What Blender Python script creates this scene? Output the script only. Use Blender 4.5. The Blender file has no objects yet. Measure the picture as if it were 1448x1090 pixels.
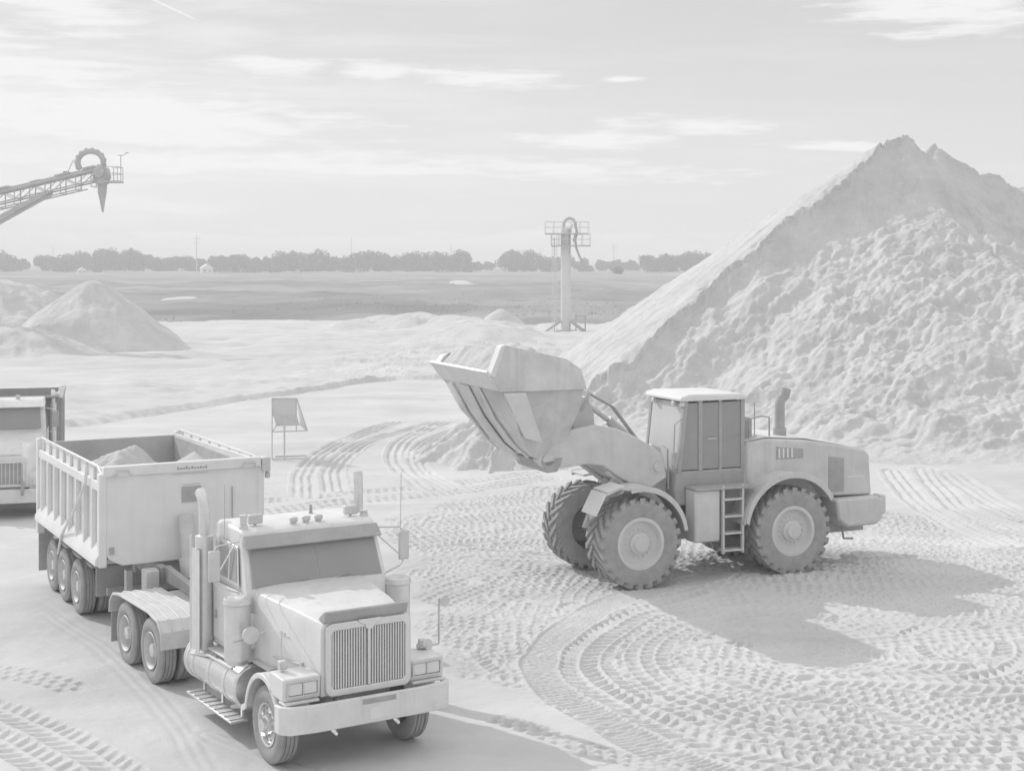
import bpy, bmesh, math, random
import numpy as np
from mathutils import Vector, Matrix
random.seed(7)
rng = np.random.default_rng(11)
S = bpy.context.scene
COL = S.collection
PI = math.pi
R = math.radians
CAM_H = 6.8
SUN_AZ = (-0.79, 0.61)
SUN_EL = 35.5

# ------------------------------------------------------------------ materials
def mat(name, val, rough=0.6, metal=0.0, var=0.07, scale=3.0, bump=0.0, bscale=20.0, spec=0.5, stretch=None, streak=0.0):
    m = bpy.data.materials.new(name); m.use_nodes = True
    nt = m.node_tree; nt.nodes.clear()
    out = nt.nodes.new('ShaderNodeOutputMaterial'); b = nt.nodes.new('ShaderNodeBsdfPrincipled')
    nt.links.new(b.outputs[0], out.inputs[0])
    tc = nt.nodes.new('ShaderNodeTexCoord')
    src = tc.outputs['Object']
    if stretch:
        mp = nt.nodes.new('ShaderNodeMapping'); mp.inputs['Scale'].default_value = stretch
        nt.links.new(src, mp.inputs[0]); src = mp.outputs[0]
    n = nt.nodes.new('ShaderNodeTexNoise'); n.inputs['Scale'].default_value = scale; n.inputs['Detail'].default_value = 6
    n.inputs['Roughness'].default_value = 0.62
    nt.links.new(src, n.inputs['Vector'])
    r = nt.nodes.new('ShaderNodeMapRange')
    r.inputs['From Min'].default_value = 0.28; r.inputs['From Max'].default_value = 0.72
    r.inputs['To Min'].default_value = val * (1 - var); r.inputs['To Max'].default_value = min(.95, val * (1 + var))
    nt.links.new(n.outputs[0], r.inputs['Value'])
    colour = r.outputs[0]
    if streak:                                   # grime runs: long in z, narrow across
        mp2 = nt.nodes.new('ShaderNodeMapping'); mp2.inputs['Scale'].default_value = (9, 9, .7)
        nt.links.new(tc.outputs['Object'], mp2.inputs[0])
        n3 = nt.nodes.new('ShaderNodeTexNoise'); n3.inputs['Scale'].default_value = 1.0; n3.inputs['Detail'].default_value = 5
        nt.links.new(mp2.outputs[0], n3.inputs['Vector'])
        r3 = nt.nodes.new('ShaderNodeMapRange'); r3.inputs['From Min'].default_value = .52; r3.inputs['From Max'].default_value = .75
        r3.inputs['To Min'].default_value = 1; r3.inputs['To Max'].default_value = 1 - streak
        nt.links.new(n3.outputs[0], r3.inputs['Value'])
        mu = nt.nodes.new('ShaderNodeMath'); mu.operation = 'MULTIPLY'
        nt.links.new(colour, mu.inputs[0]); nt.links.new(r3.outputs[0], mu.inputs[1]); colour = mu.outputs[0]
    c = nt.nodes.new('ShaderNodeCombineColor')
    for k in range(3): nt.links.new(colour, c.inputs[k])
    nt.links.new(c.outputs[0], b.inputs['Base Color'])
    b.inputs['Roughness'].default_value = rough; b.inputs['Metallic'].default_value = metal
    b.inputs['Specular IOR Level'].default_value = spec
    if bump:
        n2 = nt.nodes.new('ShaderNodeTexNoise'); n2.inputs['Scale'].default_value = bscale; n2.inputs['Detail'].default_value = 8
        n2.inputs['Roughness'].default_value = 0.7
        nt.links.new(tc.outputs['Object'], n2.inputs['Vector'])
        bp = nt.nodes.new('ShaderNodeBump'); bp.inputs['Strength'].default_value = 0.9; bp.inputs['Distance'].default_value = bump
        nt.links.new(n2.outputs[0], bp.inputs['Height']); nt.links.new(bp.outputs[0], b.inputs['Normal'])
    return m

def patchy(m, scale, lo, stretch=(1, 1, 1)):
    # damp and dry patches: broad variation of the base tone
    nt = m.node_tree; b = [n for n in nt.nodes if n.type == 'BSDF_PRINCIPLED'][0]; src = b.inputs['Base Color'].links[0].from_socket
    tc = nt.nodes.new('ShaderNodeTexCoord'); mp = nt.nodes.new('ShaderNodeMapping'); mp.inputs['Scale'].default_value = stretch
    n = nt.nodes.new('ShaderNodeTexNoise'); n.inputs['Scale'].default_value = scale; n.inputs['Detail'].default_value = 9; n.inputs['Roughness'].default_value = .62; n.inputs['Distortion'].default_value = .6
    r = nt.nodes.new('ShaderNodeMapRange'); r.inputs['From Min'].default_value = .38; r.inputs['From Max'].default_value = .60; r.inputs['To Min'].default_value = lo; r.inputs['To Max'].default_value = 1
    v = nt.nodes.new('ShaderNodeVectorMath'); v.operation = 'SCALE'
    nt.links.new(tc.outputs['Object'], mp.inputs[0]); nt.links.new(mp.outputs[0], n.inputs['Vector']); nt.links.new(n.outputs[0], r.inputs['Value'])
    nt.links.new(src, v.inputs[0]); nt.links.new(r.outputs[0], v.inputs['Scale']); nt.links.new(v.outputs[0], b.inputs['Base Color'])
M = dict(
    sand=mat('pale_sand', .62, .95, var=.07, scale=.35, bump=.012, bscale=9, spec=.1),
    pile=mat('stockpile_sand', .62, .95, var=.06, scale=.5, bump=.10, bscale=2.6, spec=.1),
    field=mat('dry_scrub', .36, .95, var=.16, scale=.02, bump=.3, bscale=.6, spec=.05, stretch=(.35, 1.2, 1)),
    scrub=mat('scrub_leaf', .55, .9, var=.18, scale=.2, spec=.1),
    cream=mat('cream_paint', .74, .38, var=.05, scale=2.5, streak=.10),
    cream_dull=mat('dusty_cream_paint', .70, .6, var=.08, scale=3, streak=.12),
    trailer=mat('trailer_paint', .76, .55, var=.05, scale=1.2, streak=.05),
    trailer_in=mat('trailer_steel', .46, .8, var=.15, scale=2),
    chrome=mat('polished_metal', .72, .22, .85, var=.05),
    alu=mat('brushed_aluminium', .70, .38, .6, var=.08, scale=5),
    steel=mat('dull_steel', .60, .6, .2, var=.1, scale=4),
    dark=mat('dark_grime', .39, .8, var=.12, scale=4),
    rubber=mat('dusty_rubber', .37, .9, var=.12, scale=6, bump=.004, bscale=40, spec=.2),
    glass=mat('dark_glass', .32, .06, var=.05, scale=1.5, spec=.5),
    lens=mat('lamp_lens', .70, .15, .1, var=.06, scale=9),
    loader=mat('loader_paint', .62, .55, var=.08, scale=2.2, streak=.10),
    loader_light=mat('loader_pale_paint', .74, .5, var=.06, scale=2),
    loader_rim=mat('loader_rim_paint', .60, .6, var=.05, scale=3),
    bucket=mat('worn_bucket_steel', .64, .55, .1, var=.12, scale=1.6, streak=.1),
    bucket_wear=mat('scoured_bucket_steel', .68, .45, .2, var=.08, scale=2.5),
    dumpbody=mat('dark_dump_body', .38, .7, var=.1, scale=2, streak=.15),
    glass_sunlit=mat('sunlit_cab_glass', .60, .1, var=.08, scale=1.2, spec=.6),  # sunlight and sky reflection on the loader windscreen put into a pale colour
    leaf=mat('tree_leaves', .13, .9, var=.12, scale=.6, spec=.15),
    bark=mat('tree_bark', .40, .95, var=.15, scale=2),
    rust=mat('weathered_conveyor_steel', .46, .8, var=.1, scale=2),
    galv=mat('galvanised_steel', .64, .6, .1, var=.06, scale=1),
    wood=mat('grey_pole_wood', .55, .9, var=.1),
    white=mat('white_wall', .78, .8, var=.04),
)

def leafy(m):
    nt = m.node_tree; b = [n for n in nt.nodes if n.type == 'BSDF_PRINCIPLED'][0]; out = [n for n in nt.nodes if n.type == 'OUTPUT_MATERIAL'][0]
    tr = nt.nodes.new('ShaderNodeBsdfTranslucent'); mx = nt.nodes.new('ShaderNodeMixShader'); mx.inputs[0].default_value = .45
    nt.links.new(b.inputs['Base Color'].links[0].from_socket, tr.inputs['Color'])
    nt.links.new(b.outputs[0], mx.inputs[1]); nt.links.new(tr.outputs[0], mx.inputs[2]); nt.links.new(mx.outputs[0], out.inputs[0])
leafy(M['leaf']); leafy(M['scrub'])
patchy(M['sand'], .10, .94, (1, 1.6, 1)); patchy(M['sand'], .22, .91, (.35, 1.5, 1)); patchy(M['pile'], .45, .90); patchy(M['field'], .035, .68, (.5, 1.3, 1)); patchy(M['loader'], .9, .90); patchy(M['cream'], 1.3, .93); patchy(M['bucket'], 1.1, .86); patchy(M['rubber'], 2.5, .88); patchy(M['trailer'], .8, .93)

# ------------------------------------------------------------------ mesh builder
class MB:
    def __init__(s): s.v = []; s.f = []
    def add(s, vs, fs):
        o = len(s.v); s.v += [tuple(p) for p in vs]; s.f += [tuple(i + o for i in f) for f in fs]; return s
    def hexa(s, p):      # 8 points: bottom 4 (ccw), top 4
        return s.add(p, [(0, 3, 2, 1), (4, 5, 6, 7), (0, 1, 5, 4), (1, 2, 6, 5), (2, 3, 7, 6), (3, 0, 4, 7)])
    def box(s, c, d, rot=None):
        x, y, z = d[0] / 2, d[1] / 2, d[2] / 2
        p = [Vector(q) for q in [(-x, -y, -z), (x, -y, -z), (x, y, -z), (-x, y, -z), (-x, -y, z), (x, -y, z), (x, y, z), (-x, y, z)]]
        if rot:
            m = Matrix.Rotation(rot[2], 3, 'Z') @ Matrix.Rotation(rot[1], 3, 'Y') @ Matrix.Rotation(rot[0], 3, 'X')
            p = [m @ q for q in p]
        return s.hexa([q + Vector(c) for q in p])
    def bx(s, x0, x1, y0, y1, z0, z1):
        return s.box(((x0 + x1) / 2, (y0 + y1) / 2, (z0 + z1) / 2), (abs(x1 - x0), abs(y1 - y0), abs(z1 - z0)))
    def cyl(s, a, b, r0, r1=None, n=16, caps=True):
        a = Vector(a); b = Vector(b); r1 = r0 if r1 is None else r1
        d = (b - a).normalized(); u = d.orthogonal().normalized(); w = d.cross(u)
        vs = []
        for c, r in ((a, r0), (b, r1)):
            for k in range(n):
                t = 2 * PI * k / n; vs.append(c + u * (r * math.cos(t)) + w * (r * math.sin(t)))
        fs = [(k, (k + 1) % n, n + (k + 1) % n, n + k) for k in range(n)]
        if caps: fs += [tuple(range(n - 1, -1, -1)), tuple(range(n, 2 * n))]
        return s.add(vs, fs)
    def tube(s, pts, r, n=6):
        pts = [Vector(p) for p in pts]; vs = []; N = len(pts); u = None
        for i, p in enumerate(pts):
            d = (pts[min(i + 1, N - 1)] - pts[max(i - 1, 0)]).normalized()
            u = d.orthogonal().normalized() if u is None else (u - d * u.dot(d)).normalized()
            w = d.cross(u)
            for k in range(n):
                t = 2 * PI * k / n; vs.append(p + u * (r * math.cos(t)) + w * (r * math.sin(t)))
        fs = [(i * n + k, i * n + (k + 1) % n, (i + 1) * n + (k + 1) % n, (i + 1) * n + k) for i in range(N - 1) for k in range(n)]
        fs += [tuple(range(n - 1, -1, -1)), tuple(range((N - 1) * n, N * n))]
        return s.add(vs, fs)
    def prism(s, poly, a, b, axis='x'):
        f = {'x': lambda p, t: (t, p[0], p[1]), 'y': lambda p, t: (p[0], t, p[1]), 'z': lambda p, t: (p[0], p[1], t)}[axis]
        n = len(poly); vs = [f(p, a) for p in poly] + [f(p, b) for p in poly]
        return s.add(vs, [tuple(range(n - 1, -1, -1)), tuple(range(n, 2 * n))] + [(k, (k + 1) % n, n + (k + 1) % n, n + k) for k in range(n)])
    def strip(s, path, t, a, b, axis='x'):
        """a bent sheet of thickness t that follows a 2D path, from a to b along the axis"""
        n = len(path); up = []; dn = []
        for i, p in enumerate(path):
            q0 = path[max(i - 1, 0)]; q1 = path[min(i + 1, n - 1)]
            dx, dy = q1[0] - q0[0], q1[1] - q0[1]; L = math.hypot(dx, dy) or 1
            up.append((p[0] - dy / L * t / 2, p[1] + dx / L * t / 2)); dn.append((p[0] + dy / L * t / 2, p[1] - dx / L * t / 2))
        for i in range(n - 1): s.prism([dn[i], dn[i + 1], up[i + 1], up[i]], a, b, axis)
        return s
    def lathe(s, prof, n=32, o=(0, 0, 0)):     # profile of (x, r) turned about the x axis
        vs = []; k = len(prof)
        for i in range(n):
            t = 2 * PI * i / n; c, q = math.cos(t), math.sin(t)
            vs += [(o[0] + x, o[1] + r * c, o[2] + r * q) for x, r in prof]
        fs = [(i * k + j, ((i + 1) % n) * k + j, ((i + 1) % n) * k + j + 1, i * k + j + 1) for i in range(n) for j in range(k - 1)]
        return s.add(vs, fs)
    def mesh(s, name, m, ang=38):
        me = bpy.data.meshes.new(name); me.from_pydata(s.v, [], s.f)
        b = bmesh.new(); b.from_mesh(me); bmesh.ops.remove_doubles(b, verts=b.verts, dist=1e-5)
        bmesh.ops.recalc_face_normals(b, faces=b.faces); b.to_mesh(me); b.free()
        me.materials.append(m); me.polygons.foreach_set('use_smooth', [True] * len(me.polygons)); me.set_sharp_from_angle(angle=R(ang))
        return me
    def build(s, name, m, parent=None, bevel=0.0, loc=None):
        o = bpy.data.objects.new(name, s.mesh(name, m)); COL.objects.link(o); o.parent = parent
        if loc: o.location = loc
        if bevel:
            q = o.modifiers.new('soft_edges', 'BEVEL'); q.width = bevel; q.segments = 2; q.limit_method = 'ANGLE'; q.angle_limit = R(40)
        return o

def tag(o, label=None, cat=None, group=None, kind=None):
    for k, v in (('label', label), ('category', cat), ('group', group), ('kind', kind)):
        if v: o[k] = v
    return o
def thing(name, label, cat, loc=(0, 0, 0), rz=0, group=None):
    o = bpy.data.objects.new(name, None); COL.objects.link(o); o.location = loc; o.rotation_euler = (0, 0, rz); o.empty_display_size = .2
    return tag(o, label, cat, group)
def holder(name, parent, loc=(0, 0, 0), rz=0):
    o = bpy.data.objects.new(name, None); COL.objects.link(o); o.parent = parent; o.location = loc; o.rotation_euler = (0, 0, rz); return o
def inst(name, me, parent, loc=(0, 0, 0), rz=0):
    o = bpy.data.objects.new(name, me); COL.objects.link(o); o.parent = parent; o.location = loc; o.rotation_euler = (0, 0, rz); return o
def heading(fx, fy):                # rotation that turns local +Y to (fx, fy)
    return math.atan2(-fx, fy)
def catmull(pts, k=10):
    P = [np.array(p, float) for p in pts]; P = [2 * P[0] - P[1]] + P + [2 * P[-1] - P[-2]]; out = []
    for i in range(1, len(P) - 2):
        for t in np.linspace(0, 1, k, endpoint=False):
            a, b, c, d = P[i - 1], P[i], P[i + 1], P[i + 2]
            out.append(.5 * (2 * b + (c - a) * t + (2 * a - 5 * b + 4 * c - d) * t * t + (3 * b - a - 3 * c + d) * t ** 3))
    out.append(P[-2]); return np.array(out)

# ------------------------------------------------------------------ noise on arrays
def _h(i, j, s):
    n = (i.astype(np.int64) * 374761393 + j.astype(np.int64) * 668265263 + s * 1442695041) & 0xffffffff
    n = ((n ^ (n >> 13)) * 1274126177) & 0xffffffff
    return ((n ^ (n >> 16)) & 0xffff) / 65535.0
def vn(x, y, s=0):
    i = np.floor(x); j = np.floor(y); u = x - i; v = y - j
    u = u * u * u * (u * (u * 6 - 15) + 10); v = v * v * v * (v * (v * 6 - 15) + 10)
    a = _h(i, j, s); b = _h(i + 1, j, s); c = _h(i, j + 1, s); d = _h(i + 1, j + 1, s)
    return (a + (b - a) * u + (c - a) * v + (a - b - c + d) * u * v) * 2 - 1
def fbm(x, y, o=4, s=0, g=.5):
    t = 0; a = 1
    for k in range(o):
        t = t + a * vn(x, y, s + k * 17); x = x * 2.03 + 3.1; y = y * 2.03 + 7.7; a *= g
    return t
def ridge(x, y, o=4, s=0):
    t = 0; a = 1
    for k in range(o):
        t = t + a * (1 - 2 * np.abs(vn(x, y, s + k * 13))); x = x * 2.1 + 1.3; y = y * 2.1 + 5.2; a *= .5
    return t
def ss(a, b, x):
    t = np.clip((x - a) / (b - a), 0, 1); return t * t * (3 - 2 * t)
def G(u, v):                                     # where a sight line meets level ground (used to read the site plan off the photograph)
    Y = CAM_H * 2100 / (v - 366); return ((u - 724) / 2100 * Y, Y)
def grid_mesh(name, X, Y, Z, m, keep=None):
    ny, nx = Z.shape; co = np.empty((ny * nx, 3), np.float32)
    co[:, 0] = X.ravel(); co[:, 1] = Y.ravel(); co[:, 2] = Z.ravel()
    idx = np.arange(ny * nx).reshape(ny, nx)
    q = np.stack([idx[:-1, :-1], idx[:-1, 1:], idx[1:, 1:], idx[1:, :-1]], -1).reshape(-1, 4)
    if keep is not None:
        k = keep[:-1, :-1] | keep[:-1, 1:] | keep[1:, 1:] | keep[1:, :-1]; q = q[k.ravel()]
        used = np.unique(q); remap = np.zeros(ny * nx, np.int64); remap[used] = np.arange(len(used)); q = remap[q]; co = co[used]
    me = bpy.data.meshes.new(name)
    me.vertices.add(len(co)); me.vertices.foreach_set('co', co.ravel())
    me.loops.add(q.size); me.loops.foreach_set('vertex_index', q.ravel().astype(np.int32))
    me.polygons.add(len(q)); me.polygons.foreach_set('loop_start', np.arange(0, q.size, 4, dtype=np.int32))
    me.polygons.foreach_set('use_smooth', np.ones(len(q), bool))
    me.update(); me.validate(); me.materials.append(m)
    o = bpy.data.objects.new(name, me); COL.objects.link(o); return o

# ------------------------------------------------------------------ ground
def poly_sd(px, py, poly):                       # signed distance to a polygon, positive inside
    d = np.full(px.shape, 1e9); ins = np.zeros(px.shape, bool); n = len(poly)
    for i in range(n):
        ax, ay = poly[i]; bx, by = poly[(i + 1) % n]; ex, ey = bx - ax, by - ay
        t = np.clip(((px - ax) * ex + (py - ay) * ey) / (ex * ex + ey * ey + 1e-9), 0, 1)
        d = np.minimum(d, np.hypot(px - ax - t * ex, py - ay - t * ey))
        if ay != by:
            c = (ay > py) != (by > py); ins ^= c & (px < (bx - ax) * (py - ay) / (by - ay) + ax)
    return np.where(ins, d, -d)
def polyline_st(px, py, P):
    best = np.full(px.shape, 1e9); st = np.zeros(px.shape); la = np.zeros(px.shape); acc = 0
    for i in range(len(P) - 1):
        a = P[i]; e = P[i + 1] - a; L = math.hypot(*e) + 1e-9
        t = ((px - a[0]) * e[0] + (py - a[1]) * e[1]) / (L * L); tc = np.clip(t, 0, 1)
        d = np.hypot(px - a[0] - tc * e[0], py - a[1] - tc * e[1])
        side = np.sign(e[0] * (py - a[1]) - e[1] * (px - a[0]))
        k = d < best; best = np.where(k, d, best); st = np.where(k, acc + tc * L, st); la = np.where(k, side * d, la); acc += L
    return st, la
def tread(s, t, p, depth, style):
    at = np.abs(t)
    if style == 0:                                # chevron lugs
        ph = s / p + .9 * at + .5 * (t > 0); tri = np.abs((ph % 1) - .5) * 2
        bar = ss(.22, .55, tri) * ss(.02, .2, at) * (1 - ss(.8, .97, at))
        return -depth * bar + .35 * depth * (1 - ss(.0, .14, at)) + .5 * depth * ss(.86, .96, at)
    if style == 1:                                # block rows, staggered
        r = (t * 1.5 + 1.5); k = np.floor(r); fr = np.abs((r % 1) - .5) * 2
        ph = s / p + .5 * (k % 2); tri = np.abs((ph % 1) - .5) * 2
        return -depth * (1 - ss(.62, .92, fr)) * (1 - ss(.5, .86, tri)) + .2 * depth
    if style == 3:                                # grooves pressed along the path, faint ribs across
        return -depth * (.45 + .55 * np.cos(at * 7.5 * PI / 2)) * (1 - ss(.85, 1, at)) + .5 * depth * ss(.8, .95, at) - .12 * depth * np.cos(s / p * 2 * PI)
    ph = s / (p * .6); tri = np.abs((ph % 1) - .5) * 2      # cross bars
    return -depth * .8 * (1 - ss(.4, .8, tri)) * (1 - ss(.8, 1, at)) + .3 * depth * ss(.84, .95, at)

def grow(a, d, ratio, end):
    out = []; x = a
    while abs(x) < abs(end):
        d *= ratio; x += d; out.append(x)
    return out
xs = np.arange(-8.6, 13.2, .029)
XS = np.array(sorted(grow(xs[0], -.029, 1.045, -4000))[0:0] + grow(xs[0], -.029, 1.045, -4000)[::-1] + list(xs) + grow(xs[-1], .029, 1.045, 4000))
ys = [5.0]
while ys[-1] < 16: ys.append(ys[-1] * 1.02)
while ys[-1] < 64: ys.append(ys[-1] * 1.0014)
while ys[-1] < 170: ys.append(ys[-1] * 1.0034)
while ys[-1] < 5500: ys.append(ys[-1] * 1.06)
ys = [-200, -60, -20, -5, 0, 2.5, 4] + ys
GX, GY = np.meshgrid(XS, np.array(ys))

region = [G(*p) for p in [(640, 945), (608, 905), (590, 800), (548, 735), (640, 712), (760, 688), (900, 684), (1240, 722), (1330, 735), (1448, 735), (1640, 760), (1900, 1300), (1100, 1160), (960, 1078), (880, 1040), (800, 998), (752, 962), (700, 955)]]

def ground_height(x, y):
    near = (y > 14) & (y < 62) & (x > -16) & (x < 17)
    far = np.clip((y - 40) / 40, 0, 1)
    z = .03 * fbm(x / 2.6, y / 2.6, 3, 3) + .012 * fbm(x / .5, y / .5, 3, 5) * (1 - far) + far * .10 * fbm(x / 7, y / 5, 4, 9)
    # worked-over sand beyond the haul road
    line = np.interp(x, [G(-400, 680)[0], G(100, 605)[0], G(300, 575)[0], G(430, 552)[0], G(560, 540)[0], G(700, 535)[0]],
                     [G(-400, 680)[1], G(100, 605)[1], G(300, 575)[1], G(430, 552)[1], G(560, 540)[1], G(700, 535)[1]])
    q = y - line - .5 * fbm(x / 5, y * 0, 3, 41)
    rough = ss(0, .35, q) * (1 - ss(2, 9, x)) * (1 - ss(22, 40, q))
    lumps = .20 + ss(.5, 7, q) * (.20 * fbm(x / 7.5, y / 2.6, 5, 21, .6) + .06) + .10 * np.abs(fbm(x / 1.2, y / 1.1, 4, 23, .6))
    z = z + rough * lumps
    z = z + ss(85, 100, y) * (1 - ss(150, 170, y)) * (.34 * fbm(x / 15, y / 3.6, 5, 33, .55) + .10 * fbm(x / 2, y / 1.6, 3, 35))
    z = np.where(y > 165, z * .2 - 1.5 * ss(165, 260, y), z)
    # wheel ruts and tread prints
    P = np.nonzero(near.ravel())[0]; px = x.ravel()[P]; py = y.ravel()[P]
    sd = poly_sd(px, py, region) + .35 * fbm(px / 1.2, py / 1.2, 3, 51)
    inside = ss(-.25, .25, sd)
    H = np.zeros(px.shape)
    r2 = np.random.default_rng(5)
    def lay(P2, hw, p, depth, style, strength, clip):
        lo = P2.min(0) - hw * 1.3; hi = P2.max(0) + hw * 1.3
        k = np.nonzero((px > lo[0]) & (px < hi[0]) & (py > lo[1]) & (py < hi[1]))[0]
        if not len(k): return
        s, l = polyline_st(px[k], py[k], P2)
        w = .05 * vn(px[k] / .7, py[k] / .7, 77); t = (l + w * .5) / hw
        m = (1 - ss(.92, 1.12, np.abs(t))) * strength * (inside[k] if clip else 1)
        m = m * np.clip(.95 + .6 * fbm(px[k] / .9, py[k] / .9, 2, 78), .25, 1)
        h = tread(s + w, np.clip(t, -1, 1), p, depth, style)
        H[k] = H[k] * (1 - m) + h * m
    def circ(c, r, a0, a1, n=26): 
        a = np.linspace(a0, a1, n); return np.stack([c[0] + r * np.cos(a), c[1] + r * np.sin(a) * 1.0], -1)
    # oldest layer: block prints over the whole turning area
    bx_, by_ = px + .5 * fbm(px / 3, py / 3, 3, 85), py + .5 * fbm(px / 3, py / 3, 3, 86) + .10 * px
    H = inside * tread(bx_, (by_ / .54) % 2 - 1, .22, .055, 1)
    # every loader pass leaves a wide arc, the newest on top leaves a wide arc, the newest on top
    for k in range(190):
        c = (6.5 + r2.normal(0, 1.7), 25.5 + r2.normal(0, 2.2)); r = r2.uniform(1.5, 15); a = r2.uniform(0, 2 * PI); da = r2.uniform(.7, 2.2)
        lay(circ(c, r, a, a + da), r2.uniform(.33, .42), r2.uniform(.19, .25), r2.uniform(.05, .07), int(r2.choice([0, 1, 1, 1])), r2.uniform(.8, 1), True)
    for k in range(34):
        a = r2.uniform(-.5, .25); c = np.array([r2.uniform(-2, 13), r2.uniform(19, 44)]); d = np.array([math.cos(a), math.sin(a)]) * r2.uniform(3, 7)
        b = np.array([-d[1], d[0]]) * r2.uniform(-.15, .15)
        lay(catmull([c - d, c + b, c + d], 8), .38, .23, .06, int(r2.choice([0, 1])), .95, True)
    for off in (-1.9, -.95):
        lay(circ((6.5, 25.0), 6.1 + off * .0 + off, 1.9, 5.6, 40), .4, .27, .075, 1, 1, True)
    lay(catmull([G(*p) for p in [(1010, 815), (905, 838), (830, 870), (778, 915), (768, 945), (806, 990), (884, 1033), (962, 1072), (1060, 1108), (1200, 1140)]], 8), .40, .21, .075, 2, 1, False)
    lay(catmull([G(*p) for p in [(1010, 838), (925, 862), (862, 890), (822, 925), (826, 955), (872, 990), (960, 1030), (1060, 1062), (1200, 1090)]], 8), .36, .25, .075, 0, 1, False)
    for pts, hw, st, clip in [
        ([(372, 724), (470, 712), (600, 700), (700, 688), (772, 676)], .55, 1, False), ([(372, 708), (480, 698), (640, 684), (760, 668)], .42, 1, False),
        ([(430, 702), (430, 672), (446, 648), (490, 622), (560, 596), (640, 574), (720, 560)], .45, 3, False), ([(474, 692), (470, 666), (486, 644), (526, 622), (600, 602), (650, 590)], .45, 3, False),
        ([(606, 690), (572, 664), (562, 642), (576, 622), (620, 600), (660, 588)], .5, 3, False), ([(640, 690), (600, 668), (588, 645), (600, 628), (640, 610)], .4, 3, False),
        ([(1262, 664), (1286, 696), (1330, 730), (1420, 770)], .5, 3, False), ([(1308, 662), (1330, 690), (1372, 725), (1470, 760)], .5, 3, False), ([(1345, 668), (1390, 700), (1460, 735)], .5, 3, False),
        ([(-60, 985), (20, 1010), (90, 1045), (170, 1090), (230, 1130)], .36, 0, False), ([(-80, 1020), (0, 1048), (60, 1080), (120, 1120)], .36, 0, False), ([(-40, 945), (40, 955), (110, 972)], .3, 1, False),
        ([(-60, 800), (40, 850), (130, 905), (220, 985), (300, 1100)], .3, 3, False), ([(-80, 745), (60, 800), (150, 870)], .3, 3, False), ([(300, 1040), (420, 1085), (560, 1130)], .3, 3, False), ([(660, 1000), (800, 1052), (900, 1100)], .3, 3, False), ([(700, 1015), (860, 1062), (960, 1098), (1060, 1140)], .22, 1, False), ([(640, 955), (705, 975), (790, 1010), (900, 1060), (1000, 1100)], .25, 1, True)]:
        lay(catmull([G(*p) for p in pts], 8), hw, .26, (.010 if pts[0][0] < 0 or pts[0][1] > 990 else .085) if st == 3 else (.045 if pts[0][0] < 0 else .075), st, .95, clip)
    H = H * (.88 + .3 * fbm(px / 3, py / 3, 2, 61)) + inside * .008 * fbm(px / .12, py / .12, 2, 63)
    # smooth the lanes used by the trucks
    zz = z.ravel().copy(); zz[P] += H; return zz.reshape(z.shape)
GZ = ground_height(GX, GY)
tag(grid_mesh('ground', GX, GY, GZ, M['sand']), 'pale sand yard printed with tyre tracks', 'ground', kind='structure')

# dry grassland behind the pit, up to the horizon
fx = np.concatenate([-np.geomspace(160, 5000, 40)[::-1], np.arange(-156, 157, 2.0), np.geomspace(160, 5000, 40)])
fy = np.concatenate([np.arange(138, 260, 1.2), np.geomspace(262, 6000, 150)])
FX, FY = np.meshgrid(fx, fy)
def field_height(x, y):
    edge = 158 + 8 * fbm(x / 26, y * 0, 6, 71, .6) + .05 * x
    return -1.2 + 1.6 * ss(-4, 5, y - edge + 2 * fbm(x / 4, y / 4, 3, 73)) + .5 * ss(0, 40, y - edge) * (1 + fbm(x / 18, y / 18, 3, 75) * 1.2) + .25 * fbm(x / 3, y / 3, 3, 76) * (1 - ss(300, 500, y)) - .4 * ss(330, 600, y)
tag(grid_mesh('grassland', FX, FY, field_height(FX, FY), M['field']), 'dark dry grassland behind the sand pit', 'field', kind='structure')
sb = MB()
for k in range(4200):
    y = float(np.exp(rng.uniform(math.log(156), math.log(460)))) if k % 2 else float(rng.uniform(148, 190)); x = float(rng.uniform(-.42, .2)) * y
    if fbm(np.array([x / 22]), np.array([y / 22]), 3, 81)[0] < -.05: continue
    z = float(field_height(np.array([x]), np.array([y]))[0])
    if z < .02: continue
    h = rng.uniform(.06, .15) * (1.7 if rng.random() < .05 else 1)
    for j in range(3):
        a = rng.uniform(0, PI); w = h * rng.uniform(.5, .9); c, s_ = math.cos(a) * w, math.sin(a) * w; lx, ly = rng.uniform(-.3, .3, 2) * h
        sb.add([(x - c, y - s_, z - .1), (x + c, y + s_, z - .1), (x + c * .6 + lx, y + s_ * .6 + ly, z + h), (x - c * .5 + lx, y - s_ * .5 + ly, z + h * .85)], [(0, 1, 2, 3)])
o = sb.build('scrub_grass', M['scrub']); tag(o, 'low dry scrub scattered over the far grassland', 'scrub', kind='stuff')

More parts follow.
